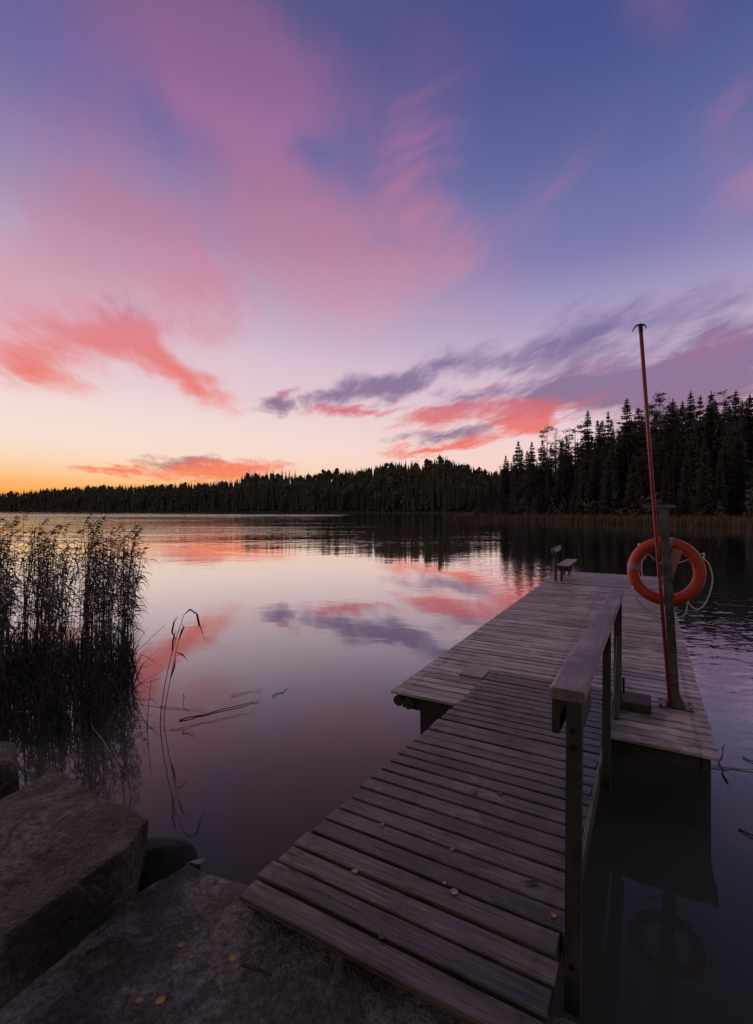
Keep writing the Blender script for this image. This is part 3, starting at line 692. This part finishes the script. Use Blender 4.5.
def dock():
    rn = random.Random(31); t = tag(empty('dock', (DOCK[0], DOCK[1], 0), (0, 0, ANG)), 'long floating wooden dock of grey planks reaching out into the lake', 'dock')
    b = MB(); planks(b, 0, 2.8, 0, 8.555, .145, .118, ZD, .03, rn, .005); b.build('deck', M['deck'], t)
    b = MB(); planks(b, 0, 2.8, 8.57, 11.09, .14, .132, ZD+.018, .03, rn, .006); o = b.build('end_deck', M['end'], t); o['label'] = 'paler smoother boards at the far end'
    b = MB()
    for x in (.13, 1.4, 2.72): b.box(x, 5.52, ZD-.031-.07, .06, 10.9, .14)
    for y in (.10, 2.8, 5.5, 8.3, 10.95):
        for (a, c) in ((.165, 1.365), (1.435, 2.685)): b.box((a+c)/2, y, ZD-.035-.07, c-a-.005, .06, .135)
    b.build('beam', M['beam'], t)
    for (x0, x1) in ((.27, 1.15), (1.62, 2.745)):
        for (y0, y1) in ((.14, 3.4), (3.9, 7.2), (7.7, 10.8)):
            b = MB(); b.box((x0+x1)/2, (y0+y1)/2, (.395-.35)/2, x1-x0, y1-y0, .745, .03); b.build('float', M['float'], t)
    b = MB(); b.box(2.0, .09, .16, 1.5, .05, .5); b.build('skirt_board', M['float'], t)
    for (x, z, r) in ((.075, .475, .058), (.19, .468, .062)):
        b = MB(); b.tube([(x, .02, z), (x, .4, z), (x, .9, z)], [r*.96, r, r], 14); b.build('log', M['log'], t)
dock()

# ------------------------------------------------------------------ gangway with its rail
SL = math.atan(.051)
def gz(u): return .80-.051*(u+2.86)
def gangway():
    rn = random.Random(77); U0 = -2.93; t = tag(empty('gangway', dock_to_world(1.40, U0, gz(U0)), (-SL, 0, ANG), ), 'sloping plank gangway with a wooden rail from the shore slab to the dock', 'gangway')
    t.rotation_mode = 'XYZ'
    L = 4.03/math.cos(SL)
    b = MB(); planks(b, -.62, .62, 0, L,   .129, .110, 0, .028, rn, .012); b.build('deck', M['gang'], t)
    for x in (-.585, .585, 0):
        b = MB(); b.prism([(.06, -.029), (L-.02, -.029), (L-.02, -.033), (2.88, -.036), (2.80, -.15), (.42, -.15), (.06, -.085)], x-.025, x+.025); b.build('stringer', M['beam'], t)
    # rail: three posts bolted to the outer side, cap board, apron
    up = Matrix.Rotation(SL, 3, 'X')
    def loc(u): return u-U0
    for (u, w, zl, bx) in ((-2.57, .053, -.13, .678), (-.85, .050, -.12, .678), (.70, .066, -.03, .678)):
        b = MB(); b.box(bx, loc(u), (.955+zl)/2, w, w, .955-zl, 0); o = b.build('post', M['post'], t)
        for zb in (.86, .80, .035):
            q = MB(); q.tube([(bx-.004, loc(u)-w/2+.001, zb), (bx-.004, loc(u)-w/2-.009, zb)], .010, 6); q.build('bolt', M['hook'], o)
    r = MB(); r.box(.650, (loc(-2.575)+loc(1.36))/2, .978, .126, 3.945, .042, .008); r.build('handrail', M['rail'], t)
    r = MB(); r.box(.612, (loc(-2.57)+loc(1.30))/2, .892, .028, 3.87, .128, .004); r.build('apron_board', M['post'], t)
    r = MB(); r.box(.672, loc(-2.57)+.22, .86, .05, .36, .09, .004); r.build('brace', M['post'], t)
    r = MB(); r.box(.632, (loc(-2.42)+loc(.95))/2, -.048, .020, 3.37, .125, .005); r.build('side_board', M['gang'], t)
    r = MB(); r.tube([(.690, loc(.70)-.55, .02), (.690, loc(.70)-.04, .62)], .026, 6); r.build('brace', M['post'], t)
    return t
gangway()
def hinge(name, v, u, sx, sy, sz, mat, label):
    t = tag(empty(name, dock_to_world(v, u, ZD+.002), (0, 0, ANG)), label, 'wooden block', 'blocks beside the gangway end')
    b = MB(); b.box(0, 0, sz/2, sx, sy, sz, .006); b.build('box', M[mat], t)
    return t
h1 = hinge('mounting_block', .60, .95, .27, .34, .022, 'rail', 'flat pale wooden plate on the dock left of the gangway end')
h2 = hinge('mounting_block', 2.22, .80, .27, .30, .075, 'post', 'dark boxy block on the dock between the rail and the lifebuoy stand')
b = MB(); b.box(-.10, .12, .125, .02, .02, .18); b.build('bracket', M['hook'], h2)
GL = 'fallen leaves on the gangway'
def gleaf(v, u, size, mat, label, rot, slim=.75):
    x, y, z = dock_to_world(v, u, gz(u)+.006); leaf(x, y, z, size, mat, label, GL, rot, slim, .1, .2)
gleaf(1.14, -2.549, .034, 'leaf_pale', 'pale leaf on the gangway nearest its water side', .5)
gleaf(1.577, -2.435, .040, 'leaf_pale', 'largest pale leaf in the middle of the gangway', 1.2, .9)
gleaf(1.52, -2.407, .022, 'leaf_pale', 'small pale leaf touching the largest one on the gangway', 2.)
gleaf(1.47, -2.17, .028, 'leaf_tan', 'tan leaf on the gangway, just above the pale pair', .2)
gleaf(1.416, -2.80, .030, 'leaf_dark', 'brown leaf on the gangway board nearest the slab', 1.)
gleaf(1.299, -2.662, .022, 'leaf_tan', 'small tan leaf on the second gangway board from the slab', 2.4)
gleaf(1.409, -1.611, .040, 'leaf_dark', 'dull leaf farther up the gangway, left of its neighbour', .7)
gleaf(1.539, -1.53, .034, 'leaf_dark', 'dull leaf farther up the gangway, right of its neighbour', 1.8)
gleaf(1.86, -2.2, .075, 'leaf_dark', 'long narrow brown leaf near the first rail post', .1, .3)
gleaf(1.975, -2.345, .030, 'leaf_yellow', 'orange yellow leaf at the foot of the first rail post', 1.3)
gleaf(1.077, -2.173, .030, 'leaf_tan', 'dull tan leaf near the water side, upper one on the gangway', .9)

# ------------------------------------------------------------------ lifebuoy stand, pole, ring
def stand():
    base = dock_to_world(2.56, .99, ZD+.003); t = tag(empty('lifebuoy_stand', base, (0, 0, ANG)), 'leaning grey steel post on a base plate that holds the lifebuoy', 'stand')
    lean = -.115                       # sideways lean over the full height
    LX, LY = lean*math.cos(ANG), -lean*math.sin(ANG)
    hgt = 1.885
    def on(z): return Vector((LX*z/hgt, LY*z/hgt, z))
    b = MB(); w = .037
    pr = [(-w, -w), (w, -w), (w, w), (-w, w)]; vs = [(on(.05).x+x, on(.05).y+y, .05) for x, y in pr]+[(on(hgt).x+x, on(hgt).y+y, hgt) for x, y in pr]
    b.add(vs, [(0, 1, 5, 4), (1, 2, 6, 5), (2, 3, 7, 6), (3, 0, 4, 7), (3, 2, 1, 0), (4, 5, 6, 7)]); b.build('post', M['steel'], t)
    b = MB(); b.box(0, 0, .006, .29, .20, .012, .002); b.build('base_plate', M['steel'], t)
    b = MB(); n = 8; lo = [(.085, -.07), (.085, .07), (-.085, .07), (-.085, -.07)]; hi = [(.043, -.043), (.043, .043), (-.043, .043), (-.043, -.043)]
    b.add([(x, y, .0125) for x, y in lo]+[(x+LX*.06, y+LY*.06, .115) for x, y in hi], [(0, 1, 5, 4), (1, 2, 6, 5), (2, 3, 7, 6), (3, 0, 4, 7), (4, 5, 6, 7)]); b.build('foot', M['steel_dark'], t)
    for (x, y) in ((.12, -.075), (.12, .075), (-.12, -.075), (-.12, .075)):
        b = MB(); b.tube([(x, y, .0125), (x, y, .024)], .009, 6); b.build('bolt', M['steel_dark'], t)
    b = MB(); p = on(hgt+.012); b.box(p.x-.04, p.y, p.z+.012, .27, .08, .034, .004); b.build('top_bar', M['steel'], t)
    # painted bracket behind the post that carries the ring
    b = MB(); p = on(1.30)
    b.box(p.x+.036, p.y+.062, p.z+.02, .085, .022, .36, .006, Matrix.Rotation(.30, 3, 'Y')); b.build('bracket', M['bracket'], t)
    b = MB(); p = on(1.46); b.tube([(p.x+.02, p.y+.05, p.z+.0), (p.x+.03, p.y+.12, p.z+.015), (p.x+.03, p.y+.17, p.z+.02), (p.x+.03, p.y+.18, p.z+.06)], .011, 7); b.build('hook', M['bracket'], t)
stand()
def pole():
    p0 = Vector(dock_to_world(2.515, .92, ZD+.016)); p1 = Vector(px5(640.5, 326, 4.46)); d = p1-p0
    t = tag(empty('rescue_pole', p0), 'long thin red pole with a dark double hook leaning beside the lifebuoy stand', 'pole')
    b = MB(); b.tube([(0, 0, 0), d*.33+Vector((-.006, 0, 0)), d*.66+Vector((-.006, 0, 0)), d], .0165, 10); b.build('shaft', M['red'], t, smooth=True)
    b = MB(); b.tube([d*.985, d*1.004], .018, 10); b.build('socket', M['hook'], t)
    b = MB(); c = d*1.002
    b.tube([c+Vector((.052, 0, -.032)), c+Vector((.050, 0, -.008)), c+Vector((.03, 0, .004)), c+Vector((0, 0, .008)), c+Vector((-.035, 0, -.002)), c+Vector((-.06, 0, -.03)), c+Vector((-.078, 0, -.062))], [.004, .006, .008, .009, .008, .006, .004], 8); b.build('hook', M['hook'], t)
pole()
def lifebuoy():
    D = 4.76; c = Vector(px5(665.5, 571, D)); t = tag(empty('lifebuoy', c, (0, 0, -.50)), 'orange ring lifebuoy with white grab rope hung on the grey post', 'lifebuoy')
    t.rotation_euler = (R(90-5), 0, -.50)          # local xy = plane of the ring, z towards the viewer
    R0, r0 = .283, .055
    b = MB(); n = 56; b.tube([(R0*math.cos(2*math.pi*i/n), R0*math.sin(2*math.pi*i/n), 0) for i in range(n)], r0, 20, closed=True); b.build('ring', M['orange'], t, smooth=True)
    def arc(a0, a1, rr, z=0): return [(R0*math.cos(R(a0+(a1-a0)*i/6)), R0*math.sin(R(a0+(a1-a0)*i/6)), z) for i in range(7)]
    for a in (173, 83):
        b = MB(); b.tube(arc(a-6, a+6, r0), r0+.0022, 20, cap=False); b.build('band', M['band'], t, smooth=True)
    k = 4.76/480
    CL = [132, 24, -58, 214]
    clip = []
    for a in CL:
        p = Vector((math.cos(R(a))*(R0+r0), math.sin(R(a))*(R0+r0), .004)); clip.append(p)
        b = MB(); d = p.normalized(); b.tube([p-d*.02, p+d*.006, p+d*.016], [.017, .016, .010], 8); b.build('rope_clip', M['rope'], t)
    def rope(pts):
        q = [Vector(p) for p in pts]; out = []
        for i in range(len(q)-1):      # Catmull-Rom
            p0, p1, p2, p3 = q[max(i-1, 0)], q[i], q[i+1], q[min(i+2, len(q)-1)]
            for s in range(6):
                u = s/6; out.append(.5*((2*p1)+(p2-p0)*u+(2*p0-5*p1+4*p2-p3)*u*u+(3*p1-p0-3*p2+p3)*u**3))
        out.append(q[-1])
        b = MB(); b.tube(out, .0066, 7); b.build('rope', M['rope'], t, smooth=True)
    def L(x, y, z=0.): return ((x-665.5)*k, -(y-571)*k, z)
    bk = -.075
    rope([clip[1], L(701, 562, .02), L(704, 576, .02), L(701, 592, .02), L(696, 603, .02), L(690, 606, .03), clip[2]])
    rope([clip[2], L(682, 611, .02), L(675, 617, .0), L(664, 619, -.02), L(652, 613, -.02), L(641, 602, 0.), clip[3]])
    rope([clip[0], L(645, 548, bk), L(651, 555, bk), L(658, 561, bk), L(667, 565, bk), L(678, 562, bk), L(689, 557, bk), L(698, 552, bk*.8), clip[1]])
    rope([clip[0], L(643, 548, bk), L(649, 556, bk), L(645.5, 562, bk), L(644.5, 572, bk), L(646, 581, bk), L(640, 587, bk), clip[3]])
lifebuoy()

def bench():
    t = tag(empty('bench', dock_to_world(.19, 8.8, ZD+.021), (0, 0, ANG)), 'small wooden bench with a backrest at the far left end of the dock', 'bench')
    L = 1.85
    for x in (.15, .31):
        b = MB(); b.box(x+.02, L/2, .41, .145, L, .028, .005); b.build('seat_slat', M['bench'], t)
    b = MB(); b.box(-.03, L/2, .765, .026, L-.1, .135, .005, Matrix.Rotation(-.22, 3, 'Y')); b.build('backrest', M['bench'], t)
    for y in (.18, L-.18):
        b = MB(); b.box(.055, y, .198, .05, .07, .396); b.build('leg', M['post'], t)
        b = MB(); b.box(.20, y, .198, .05, .07, .396); b.build('leg', M['post'], t)
        b = MB(); b.box(.235, y, .37, .27, .05, .05); b.build('seat_support', M['post'], t)
        b = MB(); b.tube([(.062, y, .40), (.035, y, .60), (-.005, y, .80)], .022, 6); b.build('back_support', M['post'], t)
bench()

# ------------------------------------------------------------------ SKY (world shader, in azimuth / elevation degrees)
def lin(c):
    return tuple(((v/255.)/12.92 if v/255. <= .04045 else ((v/255.+.055)/1.055)**2.4) for v in c)+(1.,)

SKY_LEFT = [(0, (255, 165, 84)), (1.5, (255, 177, 100)), (3.5, (253, 206, 155)), (6, (249, 221, 200)), (9, (245, 221, 213)), (13, (234, 208, 212)), (19, (216, 190, 206)), (27, (172, 155, 187)), (34, (130, 120, 169)), (42, (102, 96, 150)), (60, (98, 91, 104)), (90, (90, 86, 89))]
SKY_RIGHT = [(0, (250, 205, 185)), (4, (248, 208, 198)), (8, (240, 207, 209)), (12, (222, 194, 208)), (18, (190, 170, 199)), (25, (138, 131, 180)), (32, (105, 110, 164)), (39, (83, 92, 147)), (47, (70, 78, 132)), (60, (98, 91, 104)), (90, (90, 86, 89))]
SKY_BACK = [(0, (110, 102, 96)), (8, (138, 128, 120)), (20, (132, 124, 118)), (40, (112, 106, 103)), (60, (98, 93, 94)), (90, (90, 86, 89))]
GLOWS = [(-50, 26, 3.2, (255, 160, 55), 0.85)]
SKY_STRENGTH = 1.0
# cloud layers: strokes (azimuth, elevation, half length, half width, tilt, weight), colour by elevation, noise amounts, edge, opacity
LAYERS = [
  ([(-23.9, 43.07, 15.29, 11.8, -19.7, 1.1), (-11.97, 41.17, 13.09, 5.46, -1.2, 1.05), (-12.46, 35.11, 12.06, 10.09, -51.5, 0.95), (-3.96, 26.96, 26.27, 9.06, -0.9, 1.05), (-3.67, 23.83, 15.86, 9.24, 4.5, 0.22), (-28.92, 29.71, 14.95, 7.12, -31.6, 0.95), (-29.87, 22.56, 17.63, 9.48, -18.1, 1.0), (4.28, 35.63, 12.49, 9.89, -69.4, 0.7), (-37.84, 19.61, 11.1, 9.48, -26.6, 0.9), (2.74, 22.35, 14.27, 7.09, 12.8, 0.18), (30.28, 42.92, 9.19, 3.43, -26.5, 0.5), (36.6, 28.54, 6.81, 4.26, 20.9, 0.7), (37.01, 34.19, 5.54, 3.26, 10.5, 0.5), (21.6, 32.46, 12.0, 4.42, 22.7, 0.5), (10.39, 43.23, 6.74, 3.28, 3.6, 0.3), (-20.28, 37.43, 26.38, 15.36, -2.7, 0.22), (5.42, 37.26, 7.55, 0.77, 11.8, 0.3), (5.42, 35.81, 7.47, 0.54, 13.1, 0.25), (5.54, 34.29, 7.79, 0.82, 14.1, 0.35), (5.26, 31.78, 6.68, 0.88, 13.6, 0.3), (6.04, 40.12, 5.29, 0.71, 13.3, 0.28), (-25.05, 34.91, 14.54, 4.41, -20.8, -0.26), (-6.98, 35.8, 6.67, 3.13, -19.2, -0.28), (-37.65, 24.61, 6.17, 3.44, -42.0, -0.4), (1.01, 29.22, 5.06, 2.31, -15.7, -0.3)],
   [(4, (244, 188, 176)), (10, (236, 180, 186)), (15, (226, 174, 184)), (22, (208, 156, 176)), (27, (188, 136, 163)), (33, (172, 120, 155)), (40, (148, 104, 150)), (60, (84, 70, 92))], .6, .55, .42, .0, 1.25, .92),
  ([(-35.46, 13.61, 7.84, 3.5, -5.9, 1.1), (-31.8, 17.5, 8.84, 3.47, 9.2, 0.9), (-27.83, 18.8, 8.97, 3.87, 3.5, 0.6), (-25.93, 16.96, 5.42, 3.18, -28.7, 1.0), (-20.76, 13.94, 7.03, 2.65, -27.7, 1.15), (-20.57, 23.18, 9.27, 6.27, -13.7, 0.65), (10.98, 27.64, 7.49, 5.78, -17.0, 0.4), (4.55, 31.62, 7.77, 1.85, 12.5, 0.15), (-1.94, 29.58, 11.92, 5.61, -9.9, 0.3)],
   [(4, (246, 142, 105)), (9, (242, 126, 106)), (12, (238, 124, 112)), (17, (226, 130, 136)), (24, (208, 132, 158)), (40, (170, 112, 158))], .45, .8, .55, .0, 1.2, .97),
  ([(-12.32, 12.11, 3.47, 1.54, 10.0, 1.2), (-4.54, 13.43, 8.14, 2.36, 10.9, 1.2), (2.5, 14.45, 5.32, 2.24, 11.0, 1.05), (8.62, 16.99, 8.82, 2.46, 15.7, 0.9), (15.97, 17.41, 7.11, 1.6, 10.2, 0.5), (12.05, 13.38, 7.91, 1.48, 5.5, 0.9), (8.6, 8.55, 8.71, 1.37, 3.3, 1.1), (13.26, 10.31, 5.15, 1.56, 12.6, 0.9), (19.7, 12.62, 7.66, 1.98, 7.1, 0.9), (22.85, 12.03, 6.26, 2.29, 4.7, 0.8), (23.16, 17.67, 11.0, 4.76, 17.5, 1.0), (27.04, 13.54, 9.69, 3.79, 8.7, 1.1), (30.28, 10.99, 8.92, 4.36, 5.4, 1.1), (34.86, 18.66, 8.25, 3.15, 11.8, 0.8), (36.86, 12.17, 8.65, 5.45, 12.6, 1.25), (36.95, 15.63, 5.92, 2.27, 3.4, 0.7), (-21.33, 5.03, 6.76, 1.2, 3.9, 1.1), (-26.79, 20.71, 10.25, 3.79, 5.6, 0.35)],
   [(2, (190, 120, 120)), (5, (165, 108, 122)), (8, (134, 97, 128)), (12, (130, 103, 140)), (18, (118, 106, 152)), (30, (102, 98, 156))], .5, .9, .7, .10, 1.1, .88),
  ([(-11.35, 13.66, 3.4, 1.35, 17.4, 0.85), (-3.36, 11.51, 8.21, 0.97, 2.2, 1.1), (6.61, 10.74, 6.6, 1.92, 10.5, 1.15), (12.09, 12.25, 6.41, 1.35, 4.4, 0.9), (15.76, 11.3, 5.45, 1.71, 10.8, 1.05), (18.09, 10.31, 3.83, 2.41, 15.2, 1.15), (5.82, 6.98, 8.49, 1.03, 4.0, 1.2), (12.97, 8.28, 5.43, 1.4, 12.1, 0.9), (22.11, 10.65, 5.81, 1.66, 14.5, 0.5), (24.84, 15.41, 5.55, 1.11, 9.9, 0.6), (34.51, 14.89, 7.2, 2.06, 10.1, 0.4), (36.6, 16.23, 5.05, 1.28, 10.4, 0.4), (38.13, 19.47, 2.96, 1.08, 0.8, 0.8), (-29.18, 4.36, 4.19, 0.97, 0.4, 1.2), (-41.67, 2.7, 5.8, 0.82, 0.6, 0.6), (-18.2, 4.27, 11.31, 1.96, 3.7, 1.3), (11.5, 14.24, 7.1, 1.14, 9.3, 0.6)],
   [(2, (250, 132, 74)), (4, (248, 126, 88)), (7, (240, 112, 94)), (10, (228, 112, 108)), (14, (176, 106, 140)), (25, (160, 108, 154))], .45, 1.0, .7, .12, 1.0, .9),
]
SUN_E = .5
EXPO = 0.

def build_world():
    w = bpy.data.worlds.new("World"); S.world = w; w.use_nodes = True
    nt = w.node_tree; N = nt.nodes; K = nt.links; N.clear()
    def nd(t, **k):
        n = N.new(t)
        for a, b in k.items(): setattr(n, a, b)
        return n
    def put(sock, v):
        if hasattr(v, 'is_linked') or hasattr(v, 'links'): K.new(v, sock)
        else: sock.default_value = v
    def math_(op, a, b=None, c=None, clamp=False):
        n = nd('ShaderNodeMath', operation=op, use_clamp=clamp); put(n.inputs[0], a)
        if b is not None: put(n.inputs[1], b)
        if c is not None: put(n.inputs[2], c)
        return n.outputs[0]
    def mrange(v, a, b, c=0., d=1., smooth=True):
        n = nd('ShaderNodeMapRange'); n.interpolation_type = 'SMOOTHSTEP' if smooth else 'LINEAR'
        put(n.inputs[0], v)
        for i, x in enumerate((a, b, c, d)): put(n.inputs[1+i], x)
        return n.outputs[0]
    def ramp(v, keys, lo, hi):
        n = nd('ShaderNodeValToRGB'); cr = n.color_ramp; cr.interpolation = 'CARDINAL'
        ks = sorted(keys)
        while len(cr.elements) < len(ks): cr.elements.new(.5)
        for e, (p, c) in zip(cr.elements, ks):
            e.position = (p-lo)/(hi-lo)
        for e, (p, c) in zip(cr.elements, ks): e.color = lin(c)
        put(n.inputs[0], mrange(v, lo, hi, smooth=False)); return n.outputs[0]
    def mix(f, a, b):
        n = nd('ShaderNodeMix', data_type='RGBA'); n.clamp_factor = True
        put(n.inputs[0], f); put(n.inputs[6], a); put(n.inputs[7], b); return n.outputs[2]
    tc = nd('ShaderNodeTexCoord'); sp = nd('ShaderNodeSeparateXYZ'); K.new(tc.outputs['Generated'], sp.inputs[0])
    X, Y, Z = sp.outputs
    az = math_('MULTIPLY', math_('ARCTAN2', X, Y), 57.29578)
    el = math_('MULTIPLY', math_('ARCSINE', Z), 57.29578)
    # cloud layer plane, turned so that x runs along the cloud streets
    zz = math_('ADD', math_('MAXIMUM', Z, 0.), .10)
    px = math_('DIVIDE', X, zz); py = math_('DIVIDE', Y, zz)
    c3 = nd('ShaderNodeCombineXYZ'); K.new(px, c3.inputs[0]); K.new(py, c3.inputs[1])
    def plane(rot, sx, sy, loc):
        m = nd('ShaderNodeMapping', vector_type='POINT'); K.new(c3.outputs[0], m.inputs[0])
        m.inputs['Rotation'].default_value = (0, 0, rot); m.inputs['Scale'].default_value = (sx, sy, 1); m.inputs['Location'].default_value = loc
        return m.outputs[0]
    def noise(v, sc, det, rough=.55, dist=0.):
        n = nd('ShaderNodeTexNoise'); K.new(v, n.inputs['Vector']); n.inputs['Scale'].default_value = sc
        n.inputs['Detail'].default_value = det; n.inputs['Roughness'].default_value = rough; n.inputs['Distortion'].default_value = dist
        return n
    ROT = math.radians(-12.5)
    # mapping POINT: scale then rotate; a nested mapping gives rotate then scale
    r0 = nd('ShaderNodeMapping'); K.new(c3.outputs[0], r0.inputs[0]); r0.inputs['Rotation'].default_value = (0, 0, math.radians(-12.5))
    def stretch(sx, sy, loc=(0, 0, 0)):
        m = nd('ShaderNodeMapping'); K.new(r0.outputs[0], m.inputs[0]); m.inputs['Scale'].default_value = (sx, sy, 1); m.inputs['Location'].default_value = loc
        return m.outputs[0]
    n_soft = noise(stretch(1.1, .55), 1.6, 3., .5, .4).outputs[0]
    n_streak = noise(stretch(2.6, .95, (3, 7, 0)), 1.8, 5., .6, .8).outputs[0]
    n_fine = noise(stretch(5.5, 1.8, (9, 2, 1)), 2.4, 5., .65, 1.2).outputs[0]
    wv = noise(stretch(1.5, .8, (5, 1, 3)), 2.0, 3., .55)
    # warped angular coordinate for the cloud shapes
    ae = nd('ShaderNodeCombineXYZ'); K.new(az, ae.inputs[0]); K.new(el, ae.inputs[1])
    sub = nd('ShaderNodeVectorMath', operation='SUBTRACT'); K.new(wv.outputs['Color'], sub.inputs[0]); sub.inputs[1].default_value = (.5, .5, .5)
    amt = mrange(el, 0., 30., 4., 13., smooth=False)
    scl = nd('ShaderNodeVectorMath', operation='SCALE'); K.new(sub.outputs[0], scl.inputs[0]); K.new(amt, scl.inputs['Scale'])
    mul = nd('ShaderNodeVectorMath', operation='MULTIPLY'); K.new(scl.outputs[0], mul.inputs[0]); mul.inputs[1].default_value = (1, .6, 0)
    wae = nd('ShaderNodeVectorMath', operation='ADD'); K.new(ae.outputs[0], wae.inputs[0]); K.new(mul.outputs[0], wae.inputs[1])
    def field(blobs):
        s = None
        for (a, e, L, W, ang, wt) in blobs:
            m = nd('ShaderNodeMapping', vector_type='TEXTURE'); K.new(wae.outputs[0], m.inputs[0])
            m.inputs['Location'].default_value = (a, e, 0); m.inputs['Rotation'].default_value = (0, 0, math.radians(ang)); m.inputs['Scale'].default_value = (L, W, 1)
            g = nd('ShaderNodeTexGradient', gradient_type='SPHERICAL'); K.new(m.outputs[0], g.inputs[0])
            s = math_('MULTIPLY', g.outputs['Fac'], wt) if s is None else math_('MULTIPLY_ADD', g.outputs['Fac'], wt, s)
        return s
    def layer(col, blobs, keys, amp_soft, amp_streak, amp_fine, lo, hi, op=1.):
        s = field(blobs)
        n = math_('ADD', math_('MULTIPLY', math_('SUBTRACT', n_soft, .5), amp_soft), math_('MULTIPLY', math_('SUBTRACT', n_streak, .5), amp_streak))
        n = math_('MULTIPLY_ADD', math_('SUBTRACT', n_fine, .5), amp_fine, n)
        gate = mrange(s, 0., .25)                      # no cloud away from the strokes
        v = math_('MULTIPLY_ADD', n, gate, s)
        f = mrange(v, lo, hi, 0., op)
        return mix(f, col, ramp(el, keys, 0., 60.))
    L_ = ramp(el, SKY_LEFT, -5., 90.); R_ = ramp(el, SKY_RIGHT, -5., 90.); B_ = ramp(el, SKY_BACK, -5., 90.)
    col = mix(mrange(az, -38., 30.), L_, R_)
    # the glow where the sun went down, low on the left
    for (a0, W, E, c, o) in GLOWS:
        da = math_('DIVIDE', math_('SUBTRACT', az, a0), W); de = math_('DIVIDE', el, E)
        r2 = math_('ADD', math_('MULTIPLY', da, da), math_('MULTIPLY', de, de))
        col = mix(math_('MULTIPLY', math_('EXPONENT', math_('MULTIPLY', r2, -1.)), o), col, lin(c))
    for (blobs, keys, a1, a2, a3, lo, hi, op) in LAYERS:
        col = layer(col, blobs, keys, a1, a2, a3, lo, hi, op)
    back = mrange(math_('ABSOLUTE', az), 62., 120.)
    col = mix(back, col, B_)
    bg = nd('ShaderNodeBackground'); K.new(col, bg.inputs['Color']); bg.inputs['Strength'].default_value = SKY_STRENGTH
    out = nd('ShaderNodeOutputWorld'); K.new(bg.outputs[0], out.inputs[0])
    w.cycles.sampling_method = 'MANUAL'; w.cycles.sample_map_resolution = 512

build_world()
# ------------------------------------------------------------------ last light from beyond the hills on the left
ld = bpy.data.lights.new('sun', 'SUN'); ld.energy = SUN_E; ld.angle = R(40); ld.color = (1., .60, .50)
lo = bpy.data.objects.new('sun', ld); COL.objects.link(lo)
dv = Vector((math.sin(R(-62))*math.cos(R(13)), math.cos(R(-62))*math.cos(R(13)), math.sin(R(13)))); lo.rotation_euler = dv.to_track_quat('Z', 'Y').to_euler(); lo.location = dv*50

cd = bpy.data.cameras.new('camera'); co = bpy.data.objects.new('camera', cd); COL.objects.link(co); S.camera = co
co.location = (0, 0, 2.45); co.rotation_euler = (math.pi/2, 0, 0); cd.sensor_fit = 'VERTICAL'; cd.sensor_height = 36; cd.lens = 36*480/1024; cd.shift_y = -2/1024; cd.clip_start = .05; cd.clip_end = 8000
S.view_settings.view_transform = 'Standard'; S.view_settings.look = 'None'; S.view_settings.gamma = 1.; S.view_settings.exposure = EXPO
S.cycles.max_bounces = 6; S.cycles.diffuse_bounces = 2; S.cycles.glossy_bounces = 3; S.cycles.use_denoising = True
